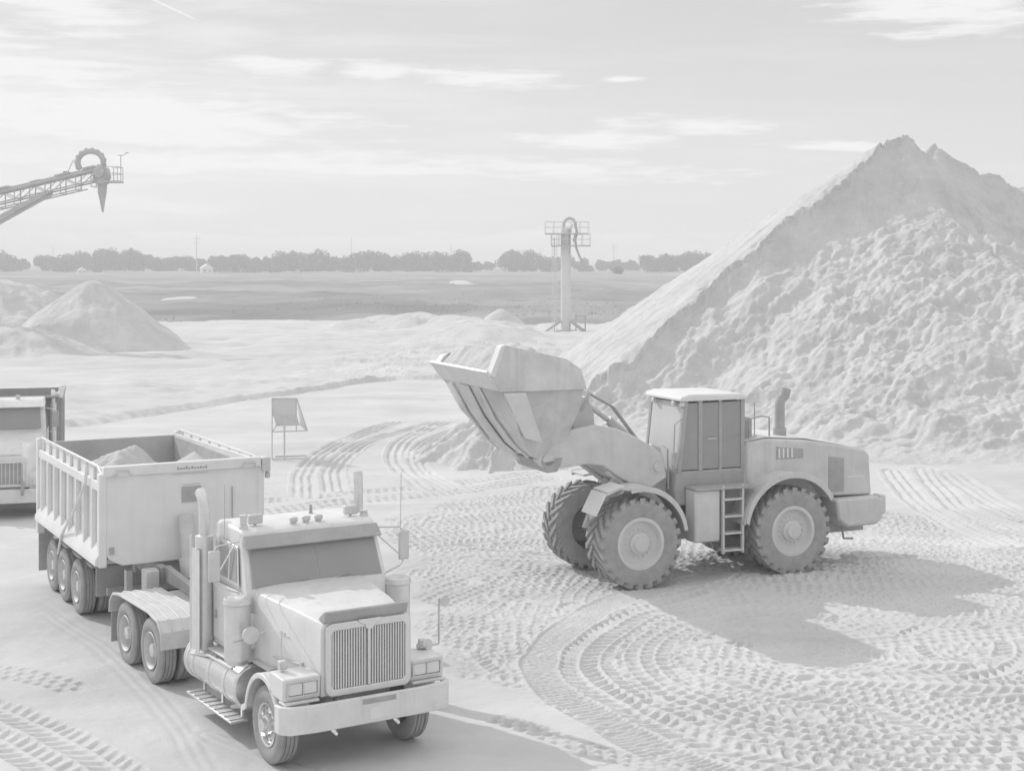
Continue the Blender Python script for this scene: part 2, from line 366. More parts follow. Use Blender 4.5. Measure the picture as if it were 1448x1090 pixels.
# ------------------------------------------------------------------ sand piles
def pile(name, label, cat, bounds, res, hf, group=None, m='pile'):
    x = np.arange(bounds[0], bounds[1], res); y = np.arange(bounds[2], bounds[3], res)
    if len(bounds) > 4: x = np.concatenate([x, np.arange(bounds[1], bounds[4], .25)]); y = np.concatenate([y, np.arange(bounds[3], bounds[5], .2)])
    X, Y = np.meshgrid(x, y)
    Z = hf(X, Y); o = grid_mesh(name, X, Y, Z, M[m], keep=Z > -.9); return tag(o, label, cat, group)
def big_pile(x, y):
    ax, ay, az = 17.7, 68.0, 12.55
    dx, dy = x - ax, y - ay
    # tipped cone with a ridge running off to the right
    t = np.clip(dx * .985 + dy * .17, 0, 60); cx, cy = ax + t * .985, ay + t * .17
    rz = np.interp(t, [0, .6, 1.3, 1.9, 2.6, 4, 6, 9, 60], [12.65, 12.25, 11.9, 11.95, 11.6, 10.85, 10.45, 10.25, 10.0]) + .09 * fbm(t / .8, t * 0, 4, 91) * ss(.3, 2, t)
    d = np.hypot(x - cx, y - cy)
    gz = rz - .672 * d
    ang = np.arctan2(dy, dx)
    # scarp below the crest: the crest drops from the peak to the left and runs level to the right
    c28, s28 = math.cos(R(28)), math.sin(R(28))
    qL = dx * s28 - dy * c28; along = -dx * c28 - dy * s28; qR = dx * .17 - dy * .985
    q = np.minimum(qL, qR)
    wob = .30 * fbm(along / 2.4, q / 1.4 + 3, 5, 95, .6)
    qs = .75 + 1.5 * ss(8, 0, np.abs(along)) + .35 * fbm(along / 2.5, q * 0 + 9, 3, 130)
    def face(qq): return 1.12 * np.minimum(np.maximum(qq, 0), qs) + .60 * np.maximum(qq - qs, 0)
    qL2, qR2 = qL + wob, qR + .5 * wob
    zL = az - .672 * np.maximum(along, -1) * (1 - .5 * ss(1, 16, qL)) - face(qL2)
    zR = rz - face(qR2)
    qn = np.minimum(qL2, qR2); front = ss(-.1, .8, qn)
    gz = np.where(qn > 0, np.minimum(zL, zR), gz)
    g0 = gz
    foot = np.clip(.4 + gz / 1.5, .4, 1)
    # slump streaks run down to the left, broken blocks and clods to the right
    wx = 1.0 * fbm(x / 4, y / 4, 5, 99, .6); wy = 1.0 * fbm(x / 4 + 9, y / 4, 5, 98, .6)
    st = ridge((along + .35 * qL + 1.5 * wx) / 7.0, (qL + .10 * along + .8 * wy) / 1.9, 6, 101)
    st2 = ridge((along + wx) / 2.6, (qL + .6 * wy) / .75, 4, 102)
    big = fbm((x + 2 * wx) / 7, (y + 2 * wy) / 7, 3, 104)
    blk = ridge((x + 1.5 * wx + .5 * y) / 2.0, (y + 1.5 * wy - .3 * x) / 1.8, 6, 105)
    st3 = ridge((along + .6 * wx) / 1.3, (qL + .4 * wy) / .36, 3, 106)
    clod = ridge((x + .5 * wx) / .8, (y + .5 * wy) / .8, 3, 107); grit = fbm(x / .34 + wx, y / .34 + wy, 3, 108, .75)
    rgt = ss(-3, 6, dx + .35 * (y - 60) + 1.5 * big)
    deep = ss(qs - .6, qs + .5, qn + .5 * wx + .3 * big)
    calm = .35 + .65 * ss(-.35, .25, fbm(x / 4.5 + 3, y / 4.5, 3, 109))
    # slump steps: gentle treads that end in a small steep lip
    def saw(u): return (u - np.floor(u)) - .5
    sL = saw((qL + .12 * along) / 1.7 + .9 * fbm(x / 5, y / 5, 3, 121) + .28 * fbm(x / 1.1, y / 1.1, 3, 122)); sL2 = saw((qL + .3 * along) / .62 + 1.1 * fbm(x / 2, y / 2, 3, 123) + .2 * fbm(x / .5, y / .5, 2, 124))
    sR = saw(g0 / .8 + .25 * along / 2 + 1.5 * fbm(x / 3.6, y / 3.6, 4, 125, .6)); sR2 = saw(g0 / .33 + .3 * along + 1.5 * fbm(x / 1.3, y / 1.3, 4, 126, .6))
    patch = ss(-.3, .3, fbm(x / 3 + 7, y / 3, 3, 127)); patch2 = ss(-.35, .2, fbm(x / 1.6, y / 1.6, 3, 128))
    left_r = .10 * st + .06 * st2 + .045 * st3 + .20 * sL * patch + .07 * sL2 * patch2
    dn = ridge((x + .25 * y + .8 * wx) / 1.1, (y + wy) / 6.0, 4, 136); right_r = .02 * blk * calm + .06 * dn + .03 * st3 + .10 * sR * patch + .06 * sR2 * patch2
    gul = ridge((x + 1.2 * wx) / 4.6, (y + x * .25) / 15, 3, 133); zone = .18 + .82 * ss(-.25, .2, fbm((x + wx) / 5.5 + 2, (y + wy) / 5.5, 3, 134))
    left_r = left_r * zone + .16 * ridge((along + wx) / 14, (qL + .12 * along + .6 * wy) / 2.6, 4, 135); right_r = right_r * zone + .55 * gul
    rough = foot * (deep * (.78 * (1 - rgt) * left_r + .62 * rgt * right_r + .40 * big) + (.10 * front + .90 * deep) * (.3 + .7 * zone) * (.015 * clod + .04 * grit + .045 * np.maximum(0, ridge(x / .45 + wx, y / .45 + wy, 3, 131) - .2)) * calm)
    back = ss(.3, -1.2, qn)
    gz = gz + rough + back * foot * (.07 * fbm(along / 7, q / .6, 4, 111) + .06 * np.abs(fbm(x / .6, y / .6, 3, 112))) + .05 * fbm(x / .3, y / .3, 2, 113) * front * deep
    gz = gz + ss(1.0, 0, np.abs(qn)) * .22 * fbm(x / .7, y / .7, 4, 114) * foot
    gz = np.where(qn > 0, .7 * np.logaddexp(0, gz / .7) - .16, gz)
    # slumped toe under the raised bucket
    a2, b2 = x - .1, y - 51.2; toe = 1.6 - .60 * np.hypot(a2, b2 * .9) + .4 * ridge(np.arctan2(b2, a2) * 2.2 + .3 * fbm(x / 2, y / 2, 2, 115), y * 0 + .5, 3, 116) + .14 * ridge(x / .9, y / .9, 4, 117)
    return np.maximum(gz, toe)
pile('sand_pile', 'huge pale sand stockpile with a steep peak behind the wheel loader', 'sand pile', (-7, 29, 41, 71, 52, 104), .06, big_pile)
def cone(ax, ay, az, sl, seed, flat=.5, am=.22, sq=1.0):
    def f(x, y):
        dx, dy = x - ax, (y - ay) * sq; d = np.hypot(dx, dy); d2 = np.sqrt(d * d + flat * flat) - flat; an = np.arctan2(dy, dx)
        z = az - sl * d2
        gul = ridge(an * 5 + .3 * fbm(x / 3, y / 3, 2, seed), d / 8, 3, seed + 1)
        return z + am * np.clip(d / 3, 0, 1) * (.45 * gul + fbm(x / 2.2, y / 2.2, 4, seed + 2)) * np.clip((z + .3) / 1.2, .15, 1)
    return f
pile('sand_pile', 'cone shaped sand pile under the tip of the conveyor', 'sand pile', (-43, -20, 100, 125), .14, cone(-31.7, 112, 5.15, .78, 201, .8))
pile('sand_pile', 'long low sand pile at the edge behind the cone shaped pile', 'sand pile', (-62, -30, 116, 142), .2, cone(-44.5, 128, 5.0, .5, 211, 1.5, .35))
pile('sand_pile', 'low shaded sand mound in front of the cone shaped pile', 'sand pile', (-50, -24, 98, 116), .15, cone(-36.3, 105.5, 2.2, .34, 221, 1.5, .25))
pile('sand_mound', 'bright smooth sand mound showing just above the loader bucket', 'sand mound', (-14, 8, 108, 132), .18, cone(-2.4, 119, 1.75, .3, 231, 1.6, .1))
pile('sand_mound', 'small dark pointed sand mound left of the pipe tower', 'sand mound', (-4, 7, 124, 134), .12, cone(1.15, 128.5, 1.0, .5, 241, .2, .12))
for k, (u, v, pk, w, lab) in enumerate([(505, 462, 452, 3.5, 'low rounded heap first along the grassland edge, beyond the yard'), (540, 461, 446, 4.5, 'broad ragged heap of sand beside the first low heap at the grassland'),
        (590, 462, 442, 5.5, 'long pale heap, tallest of the row at the grassland edge'), (640, 463, 446, 5, 'wide pale heap in the middle of the row before the grassland'), (708, 460, 437, 2.2, 'narrow pointed grey heap at the end of the row nearest the tower'), (668, 466, 452, 6, 'very low pale heap in front of the pointed grey heap')]):
    Y = CAM_H * 2100 / (v - 366); X = (u - 724) / 2100 * Y; z = CAM_H - (pk - 366) / 2100 * Y
    pile('sand_heap', lab, 'sand heap', (X - w * 2, X + w * 2, Y - w * 1.5, Y + w * 2), .25, cone(X, Y + w * .4, z, z / w, 251 + k * 7, .4, .3, 1.3), 'low sand heaps along the grassland edge')
pile('sand_patch', 'bright bare sand patch lying in the dark grassland', 'sand patch', (-22, -4, 300, 400), .8, lambda x, y: .55 + (2.0 - .5 * np.hypot((x + 12.3 + (y - 345) * .035) / 1.05, (y - 345) / 9)).clip(-3, 1.0))
pile('sand_patch', 'tiny bright sand patch low in the grassland near the cone shaped pile', 'sand patch', (-54, -40, 205, 230), .4, lambda x, y: .75 + (1.4 - .6 * np.hypot((x + 48.3), (y - 216) / 4)).clip(-3, .4))

# ------------------------------------------------------------------ wheels
def truck_tyre(r=.52, w=.29):
    m = MB(); h = w / 2; ri = r * .56
    m.lathe([(-h * .75, ri), (-h, r * .70), (-h * 1.02, r * .84), (-h * .86, r * .965), (-h * .72, r), (-h * .48, r), (-h * .44, r - .02), (-h * .38, r - .02), (-h * .34, r), (-h * .04, r), (0, r - .02), (h * .04, r),
             (h * .34, r), (h * .38, r - .02), (h * .44, r - .02), (h * .48, r), (h * .72, r), (h * .86, r * .965), (h * 1.02, r * .84), (h, r * .70), (h * .75, ri), (-h * .75, ri)], 40)
    return m.mesh('tyre', M['rubber'])
def front_rim():        # bolts outward (x > 0 is outside)
    m = MB(); m.lathe([(.08, .30), (.13, .295), (.12, .27), (.06, .255), (.075, .18), (.09, .14), (.14, .13), (.15, .10), (.2, .09), (.2, 0.001)], 32)
    for k in range(10):
        a = 2 * PI * k / 10; m.cyl((.06, .155 * math.cos(a), .155 * math.sin(a)), (.125, .155 * math.cos(a), .155 * math.sin(a)), .014, n=6)
    nf = len(m.f)
    for k in range(10):
        a = 2 * PI * (k + .5) / 10; m.cyl((.061, .222 * math.cos(a), .222 * math.sin(a)), (.073, .222 * math.cos(a), .222 * math.sin(a)), .02, n=10)
    me = m.mesh('rim', M['chrome']); me.materials.append(M['dark'])
    for p in me.polygons[nf:]: p.material_index = 1
    return me
def dual_rim():
    m = MB(); m.lathe([(.13, .30), (.15, .292), (.13, .275), (-.03, .262), (-.05, .2), (-.04, .16), (.03, .15), (.05, .11), (.12, .10), (.13, 0.001)], 32)
    for k in range(10):
        a = 2 * PI * k / 10; m.cyl((-.04, .18 * math.cos(a), .18 * math.sin(a)), (.02, .18 * math.cos(a), .18 * math.sin(a)), .014, n=6)
    return m.mesh('rim', M['steel'])
TY = truck_tyre(); FR = front_rim(); DR = dual_rim()
def wheel(parent, x, y, side, dual=False, z=.51, steer=0):
    w = holder('wheel', parent, (x, y, z), (0 if side > 0 else PI) + steer)
    inst('tyre', TY, w)
    if dual:
        inst('tyre', TY, w, (-.34, 0, 0)); inst('rim', DR, w)
    else:
        inst('rim', FR, w)
    return w

# ------------------------------------------------------------------ semi truck (local +Y is forward, +X its own right-hand side)
def rr(x0, x1, z0, z1, r, n=5):       # rounded rectangle polygon
    p = []
    for cx, cz, a in ((x1 - r, z1 - r, 0), (x0 + r, z1 - r, PI / 2), (x0 + r, z0 + r, PI), (x1 - r, z0 + r, 1.5 * PI)):
        for k in range(n + 1): t = a + PI / 2 * k / n; p.append((cx + r * math.cos(t), cz + r * math.sin(t)))
    return p
def ring(m, outer, inner, a, b, axis='y'):
    n = len(outer); f = {'y': lambda p, t: (p[0], t, p[1]), 'x': lambda p, t: (t, p[0], p[1])}[axis]
    vs = [f(p, t) for t in (a, b) for q in (outer, inner) for p in q]; fs = []
    for k in range(n):
        j = (k + 1) % n
        fs += [(k, j, n + j, n + k), (2 * n + k, 2 * n + j, 3 * n + j, 3 * n + k), (k, j, 2 * n + j, 2 * n + k), (n + k, n + j, 3 * n + j, 3 * n + k)]
    return m.add(vs, fs)
def loft(m, rings):                   # list of equal-length point loops; ends capped
    n = len(rings[0]); vs = [p for r in rings for p in r]; fs = []
    for i in range(len(rings) - 1):
        for k in range(n):
            j = (k + 1) % n; fs.append((i * n + k, i * n + j, (i + 1) * n + j, (i + 1) * n + k))
    fs += [tuple(range(n - 1, -1, -1)), tuple(range((len(rings) - 1) * n, len(rings) * n))]
    return m.add(vs, fs)

TR = thing('semi_truck', 'pale conventional semi truck with twin exhaust stacks pulling the ribbed dump trailer', 'truck', (-2.37, 20.66, 0), heading(.53, -.848))
def build_truck(t):
    m = MB()
    for s in (-1, 1): m.bx(s * .38, s * .47, -6.6, .55, .72, .98)
    for y in (-6.5, -5.2, -3.6, -2.8, -.5): m.bx(-.38, .38, y - .06, y + .06, .74, .95)
    m.bx(-.95, .95, -4.65, -4.45, .42, .6); m.bx(-.95, .95, -5.95, -5.75, .42, .6); m.bx(-.95, .95, -.06, .06, .42, .56)
    m.cyl((0, -4.4, .52), (0, -4.7, .52), .24, .2, 14); m.cyl((0, -5.7, .52), (0, -6.0, .52), .24, .2, 14)
    m.bx(-.36, .36, -1.2, .62, .55, 1.5); m.bx(-.5, .5, -2.6, -1.1, .5, 1.05)
    m.build('chassis', M['dark'], t, .01)
    fw = MB(); fw.prism([(-.45, -5.9), (.45, -5.9), (.5, -5.3), (.45, -4.7), (-.45, -4.7), (-.5, -5.3)], 1.0, 1.12, 'z'); fw.build('fifth_wheel', M['dark'], t, .015)
    for s in (-1, 1): wheel(t, s * .99, 0, s, steer=0)
    for y in (-4.55, -5.85):
        for s in (-1, 1): wheel(t, s * 1.08, y, s, True)
    # bumper with swept-back ends
    m = MB(); p = [(-1.27, .62), (-1.27, .78), (-1.16, .90), (-.8, .945), (.8, .945), (1.16, .90), (1.27, .78), (1.27, .62), (1.22, .62), (1.2, .76), (1.1, .84), (.8, .885), (-.8, .885), (-1.1, .84), (-1.2, .76), (-1.22, .62)]
    vs = [(a, b, .60) for a, b in p] + [(a, b, .965) for a, b in p]; n = len(p)
    fs = [(k, (k + 1) % n, n + (k + 1) % n, n + k) for k in range(n)]
    for k in range(n // 2 - 1):
        a, b = k, k + 1; c, d = n - 2 - k, n - 1 - k; fs += [(a, b, c, d), (n + d, n + c, n + b, n + a)]
    m.add(vs, fs)
    b = m.build('bumper', M['cream_dull'], t, .015)
    MB().bx(-.36, .14, .945, .953, .865, .935).build('slot_cover', M['dark'], b, .004)
    q = MB(); q.prism(rr(-.33, .03, .655, .80, .02), .945, .951, 'y'); q.build('licence_plate', M['cream'], b)
    for x in (-.42, .5): MB().tube([(x, .80, .6), (x, .9, .54), (x + .04, .98, .55), (x + .08, .92, .6)], .022, 8).build('tow_hook', M['chrome'], b)
    # hood: tapered loft from firewall to grille
    def sec(y, hw, zt, zb, r):
        return [(-hw, y, zb), (-hw, y, zt - r), (-hw + r * .3, y, zt - r * .3), (-hw + r, y, zt), (-hw * .4, y, zt + .025), (hw * .4, y, zt + .025), (hw - r, y, zt), (hw - r * .3, y, zt - r * .3), (hw, y, zt - r), (hw, y, zb)]
    m = MB(); loft(m, [sec(-1.12, .92, 2.13, 1.10, .13), sec(-.6, .86, 2.095, 1.05, .12), (sec(.1, .76, 2.05, 1.02, .11)), sec(.66, .66, 1.985, .99, .10), sec(.74, .655, 1.96, .99, .10)])
    hood = m.build('hood', M['cream'], t, .012)
    m = MB(); m.prism([(.58, 1.985), (.76, 1.965), (.81, 2.11), (.77, 2.125), (.62, 2.03)], -.62, .62, 'x'); m.build('bug_deflector', M['dark'], hood, .01)
    for s in (-1, 1):
        l = MB(); l.tube([(s * .80, -.28, 1.66), (s * .775, -.02, 1.64)], .016); l.box((s * .79, -.2, 1.66), (.03, .16, .05)); l.build('hood_latch', M['steel'], hood)
        l = MB(); l.tube([(s * .845, -.42, 1.30), (s * .745, .30, 1.34)], .012); l.box((s * .74, .30, 1.34), (.03, .05, .06)); l.build('hood_cable', M['steel'], hood)
        l = MB(); l.prism([(-.95, 1.10), (-.35, 1.10), (-.30, 1.16), (-.95, 1.16)], s * .84, s * .93, 'x'); l.build('hood_step', M['steel'], hood, .008)
    # grille
    m = MB(); ring(m, rr(-.635, .635, .985, 1.955, .10), rr(-.55, .55, 1.075, 1.855, .06), .742, .80); gs = m.build('grille_surround', M['alu'], t, .012)
    MB().bx(-.55, .55, .742, .75, 1.07, 1.86).build('radiator_screen', M['steel'], gs)
    m = MB(); 
    for k in range(28):
        x = -.53 + 1.06 * k / 27
        if abs(x) > .03: m.box((x, .772, 1.465), (.017, .024, .79))
    m.build('grille_bars', M['chrome'], gs)
    MB().bx(-.02, .02, .755, .805, 1.075, 1.86).build('grille_divider', M['chrome'], gs, .006)
    m = MB(); m.prism([(-.17, 1.97), (.17, 1.97), (.15, 1.93), (.07, 1.90), (.06, 1.845), (0, 1.82), (-.06, 1.845), (-.07, 1.90), (-.15, 1.93)], .80, .822, 'y'); m.cyl((0, .822, 1.915), (0, .83, 1.915), .035, n=14)
    m.build('winged_badge', M['chrome'], gs, .004)
    # fenders with square headlamp boxes
    for s in (-1, 1):
        arc = [(.60 * math.cos(a), .50 + .68 * math.sin(a)) for a in np.linspace(R(12), R(168), 22)]
        arc = [(.66, .62)] + [(y, max(z, .5)) for y, z in arc] + [(-.72, .58)]
        m = MB(); m.strip(arc, .05, s * .72, s * 1.19, 'x')
        # rolled lip outside and inner apron
        m.prism([(y, z + .03) for y, z in arc] + [(y * .94, z - .045) for y, z in arc[::-1]], s * 1.165, s * 1.20, 'x')
        m.build('front_fender', M['cream'], t, .012)
        m = MB(); m.prism([(.30, 1.02), (.74, 1.0), (.76, 1.30), (.30, 1.32)], s * .665, s * 1.20, 'x'); hb = m.build('headlamp_box', M['cream'], t, .02)
        m = MB(); ring(m, rr(min(s * .70, s * 1.15), max(s * .70, s * 1.15), 1.055, 1.265, .02), rr(min(s * .72, s * 1.13), max(s * .72, s * 1.13), 1.075, 1.245, .015), .745, .785); m.bx(s * .918, s * .932, .755, .782, 1.075, 1.245); m.build('headlamp_bezel', M['steel'], hb)
        for a, c in ((.727, .915), (.935, 1.125)):
            m = MB(); m.prism(rr(min(s * a, s * c), max(s * a, s * c), 1.082, 1.238, .02), .76, .772, 'y'); m.build('headlamp', M['lens'], hb, .006)
        m = MB(); m.box((s * 1.06, .40, 1.40), (.1, .1, .12)); m.cyl((s * 1.06, .46, 1.41), (s * 1.06, .455 + .03, 1.41), .045, n=12); m.build('turn_signal', M['steel'], hb, .015)
        m = MB(); m.bx(s * .70, s * 1.2, .60, .80, .965, 1.0); m.build('bumper_step', M['cream_dull'], hb, .008)
    m = MB(); m.tube([(-.84, .30, 1.315), (-1.12, .30, 1.33), (-1.12, .30, 1.40), (-1.12, .30, 1.98)], .016, 8); st = m.build('fender_mirror_post', M['steel'], t)
    m = MB(); m.cyl((-1.2, .33, 1.93), (-1.2, .30, 1.93), .08, .07, 18); m.cyl((-1.2, .30, 1.93), (-1.2, .25, 1.93), .07, .03, 18); m.tube([(-1.12, .3, 1.93), (-1.2, .28, 1.93)], .01); m.build('fender_mirror', M['steel'], st)
    m = MB(); m.tube([(1.0, .25, 1.3), (1.0, .22, 1.62), (.98, .2, 1.8)], .012, 6); m.build('fender_marker', M['steel'], t)
    m = MB(); m.cyl((-.98, .36, 1.36), (-.98, .42, 1.38), .075, n=14); m.cyl((-.86, .36, 1.36), (-.86, .4, 1.37), .04, n=10); m.bx(-1.0, -.84, .34, .38, 1.31, 1.37); m.build('fog_lamp', M['steel'], t)
    # cab
    def cs(y, hw, z0, z1, taper, r=.07):
        w2 = hw - taper; return [(-hw, y, z0), (-hw, y, 2.05), (-w2, y, z1 - r), (-w2 + r * .4, y, z1 - r * .25), (-w2 + r * 1.3, y, z1), (w2 - r * 1.3, y, z1), (w2 - r * .4, y, z1 - r * .25), (w2, y, z1 - r), (hw, y, 2.05), (hw, y, z0)]
    m = MB()
    prof_side = [(-1.02, 1.08), (-1.02, 2.06), (-1.30, 2.72), (-1.34, 2.84), (-1.45, 2.90), (-2.30, 2.92), (-2.40, 2.86), (-2.42, 1.08)]
    def cab_loop(hwb, hwt):
        pts = []
        for y, z in prof_side:
            k = max(0, (z - 2.06) / (2.9 - 2.06)); pts.append((y, z, hwb + (hwt - hwb) * k))
        return pts
    L = cab_loop(1.11, 1.06); n = len(L)
    vs = [(w, y, z) for y, z, w in L] + [(-w, y, z) for y, z, w in L]
    m.add(vs, [tuple(range(n)), tuple(range(2 * n - 1, n - 1, -1))] + [(k, (k + 1) % n, n + (k + 1) % n, n + k) for k in range(n)])
    cab = m.build('cab', M['cream'], t, .045)
    # windscreen: two panes in a rubber frame on the raked front
    def ws(u, w, off):                 # u across, w from 0 (bottom) to 1 (top)
        y = -1.02 + (-1.30 + 1.02) * w; z = 2.06 + .66 * w; hw = 1.11 - .05 * (z - 2.06) / .84
        nrm = Vector((0, .66, .28)).normalized(); return Vector((u * hw, y, z)) + nrm * off
    def wspane(m, u0, u1, w0, w1, o0, o1):
        m.hexa([ws(u0, w0, o0), ws(u1, w0, o0), ws(u1, w0, o1), ws(u0, w0, o1), ws(u0, w1, o0), ws(u1, w1, o0), ws(u1, w1, o1), ws(u0, w1, o1)])
    m = MB(); wspane(m, -.93, .93, .08, .96, .0, .012); fr = m.build('windscreen_frame', M['dark'], t, .01)
    for a, c in ((-.905, -.012), (.012, .905)):
        m = MB(); wspane(m, a, c, .11, .93, .004, .018); m.build('windscreen_pane', M['glass'], fr, .005)
    MB().tube([ws(-.1, .1, .03), ws(-.45, .16, .035)], .008).build('wiper', M['dark'], fr); MB().tube([ws(.5, .1, .03), ws(.15, .16, .035)], .008).build('wiper', M['dark'], fr)
    m = MB(); m.prism([(-1.305, 2.70), (-1.13, 2.66), (-1.12, 2.675), (-1.30, 2.83)], -1.07, 1.07, 'x'); m.build('sun_visor', M['dark'], t, .01)
    for s in (-1, 1):
        d = MB(); d.prism([(-2.30, 1.2), (-1.22, 1.2), (-1.22, 2.04), (-2.30, 2.04)], s * 1.048, s * 1.064, 'x'); door = d.build('door', M['cream'], t, .012)
        d = MB(); d.box((s * 1.075, -2.16, 1.56), (.03, .05, .12)); d.build('door_handle', M['dark'], door, .006)
        xo = lambda z: 1.05 - .05 * max(0, z - 2.06) / .84
        poly = [(-2.22, 2.12), (-1.30, 2.10), (-1.42, 2.66), (-2.16, 2.70)]
        def face(m, pl, a, c):
            m.add([(s * (xo(z) + a), y, z) for y, z in pl] + [(s * (xo(z) + c), y, z) for y, z in pl], [(0, 1, 2, 3), (7, 6, 5, 4)] + [(k, (k + 1) % 4, 4 + (k + 1) % 4, 4 + k) for k in range(4)])
        m = MB(); face(m, poly, 0, .015); wf = m.build('window_frame', M['alu'], t, .008)
        inn = [(-2.17, 2.17), (-1.37, 2.155), (-1.46, 2.61), (-2.11, 2.645)]
        m = MB(); face(m, inn, .004, .02); m.build('side_window', M['glass'], wf, .004)
        m = MB(); m.tube([(s * 1.08, -1.63, 2.16), (s * 1.075, -1.60, 2.62)], .012); m.build('vent_divider', M['alu'], wf)
        # air cleaner canister
        m = MB(); m.cyl((s * 1.18, -1.0, 1.18), (s * 1.18, -1.0, 1.95), .185, n=26); m.cyl((s * 1.18, -1.0, 1.95), (s * 1.18, -1.0, 2.03), .205, .19, 26); m.cyl((s * 1.18, -1.0, 2.03), (s * 1.18, -1.0, 2.06), .19, .12, 26)
        m.cyl((s * 1.18, -1.0, 1.10), (s * 1.18, -1.0, 1.18), .13, .185, 26); m.bx(s * .9, s * 1.05, -1.06, -.94, 1.3, 1.8)
        m.build('air_cleaner', M['alu'], t, .008)
        # exhaust stack
        m = MB(); m.cyl((s * 1.22, -2.62, 1.0), (s * 1.22, -2.62, 2.68), .135, n=22); m.cyl((s * 1.22, -2.62, 2.68), (s * 1.22, -2.62, 2.70), .135, .08, 22)
        ex = m.build('exhaust_stack', M['alu'], t, .006)
        m = MB(); m.tube([(s * 1.22, -2.62, 2.66), (s * 1.22, -2.62, 3.02), (s * 1.22, -2.64, 3.14), (s * 1.22, -2.70, 3.24), (s * 1.22, -2.80, 3.31)] if s > 0 else [(s * 1.28, -2.62, 2.66), (s * 1.28, -2.62, 3.0), (s * 1.28, -2.62, 3.32), (s * 1.28, -2.64, 3.40)], .082 if s > 0 else .072, 16); m.build('exhaust_tip', M['alu'], ex)
        m = MB(); m.prism([(-2.80, 1.0), (-2.44, 1.0), (-2.44, 2.5), (-2.80, 2.5)], s * 1.355, s * 1.365, 'x'); m.tube([(s * 1.36, -2.8, 1.0), (s * 1.36, -2.8, 2.68)], .02); m.build('heat_shield', M['alu'], ex)
        # door mirror on a loop bracket
        m = MB(); m.tube([(s * 1.02, -1.30, 2.76), (s * 1.38, -1.22, 2.74), (s * 1.42, -1.2, 2.70), (s * 1.42, -1.2, 2.22), (s * 1.36, -1.2, 2.16), (s * 1.05, -1.2, 2.05)], .013); m.tube([(s * 1.02, -1.45, 2.7), (s * 1.40, -1.2, 2.3)], .01); mb = m.build('mirror_bracket', M['steel'], t)
        m = MB(); m.box((s * 1.43, -1.19, 2.47), (.17, .07, .44)); m.build('door_mirror', M['steel'], mb, .025)
        # fuel tank, its bands and steps
        m = MB(); m.cyl((s * .88, -2.95, .74), (s * .88, -.98, .74), .325, n=36); tank = m.build('fuel_tank', M['chrome'], t, .03)
        for y in (-2.9, -2.66, -2.02, -1.4):
            m = MB(); m.cyl((s * .88, y - .045, .74), (s * .88, y + .045, .74), .336, n=36); m.build('tank_band', M['alu'], tank, .01)
        m = MB(); m.cyl((s * .88, -2.99, .74), (s * .88, -2.93, .74), .345, n=36); m.build('tank_end', M['alu'], tank, .02)
        m = MB(); m.bx(s * .86, s * 1.13, -2.2, -1.32, 1.045, 1.075); m.build('tank_step', M['steel'], tank, .01)
        m = MB(); m.tube([(s * 1.2, -2.7, .88), (s * 1.18, -2.0, 1.0), (s * 1.18, -1.1, 1.02)], .02, 8); m.build('fuel_line', M['alu'], tank)
        m = MB(); m.bx(s * 1.0, s * 1.26, -2.75, -.95, .285, .315); 
        for k in range(9): m.bx(s * 1.0, s * 1.26, -2.7 + k * .2, -2.62 + k * .2, .315, .33)
        for y in (-2.6, -1.85, -1.1): m.bx(s * 1.0, s * 1.04, y - .03, y + .03, .285, .6)
        m.build('running_board', M['alu'], t, .006)
        # tandem fender deck
        m = MB(); pth = [(-6.62, .72), (-6.58, .92), (-6.42, 1.06), (-6.1, 1.115), (-4.55, 1.125), (-4.1, 1.06), (-3.92, .92), (-3.88, .66)]
        m.strip(pth, .03, s * .50, s * 1.27, 'x')
        for k in range(5): m.strip([(y, z + .02) for y, z in pth[1:-1]], .03, s * (.515 + .18 * k), s * (.545 + .18 * k), 'x')
        m.build('tandem_fender', M['steel'], t, .008)
        m = MB(); m.bx(s * .56, s * 1.22, -6.64, -6.62, .2, .75); m.build('mud_flap', M['dark'], t)
    # things behind the cab
    m = MB(); m.bx(-.75, .75, -3.35, -2.95, 1.0, 1.72); m.build('hydraulic_tank', M['steel'], t, .03)
    m = MB(); m.bx(-.9, .9, -2.72, -2.62, 1.0, 1.06); m.bx(-.5, .3, -3.9, -3.45, 1.0, 1.28); m.build('deck_plate', M['dark'], t, .01)
    m = MB()
    for k, x in enumerate((-.2, 0, .2)): m.tube([(x, -2.5, 2.0), (x, -3.1, 1.95), (x * 1.5, -3.9, 1.5), (x, -4.7, 1.3), (x, -5.2, 1.35)], .018)
    m.build('air_hoses', M['dark'], t)
    # roof furniture
    for x in (-.2, 0, .2):
        m = MB(); m.cyl((x, -1.5, 2.90), (x, -1.5, 2.935), .05, n=12); m.box((x, -1.49, 2.965), (.12, .08, .07)); m.build('marker_lamp', M['steel'], t, .02)
    for x in (-.76, .72):
        m = MB(); m.box((x, -1.62, 3.0), (.22, .09, .14)); m.bx(x - .02, x + .02, -1.66, -1.6, 2.9, 2.95); m.build('roof_lamp', M['steel'], t, .02)
    for x, y in ((.93, -1.5), (-.95, -1.55)):
        m = MB(); m.cyl((x, y, 2.86), (x, y, 2.95), .075, .06, 14); m.cyl((x, y, 2.95), (x, y, 3.10 if x > 0 else 2.99), .05, .055, 12); m.build('beacon', M['steel'], t, .008)
    m = MB(); m.cyl((-.35, -2.1, 2.9), (-.35, -2.1, 3.05), .03, .02, 10); m.build('roof_vent', M['dark'], t)
    for pts in ([(1.03, -1.7, 2.7), (1.1, -1.72, 2.75), (1.1, -1.72, 3.52)], [(-1.44, -1.25, 2.6), (-1.46, -1.27, 3.55)]):
        MB().tube(pts, .005, 5).build('antenna', M['dark'], t)
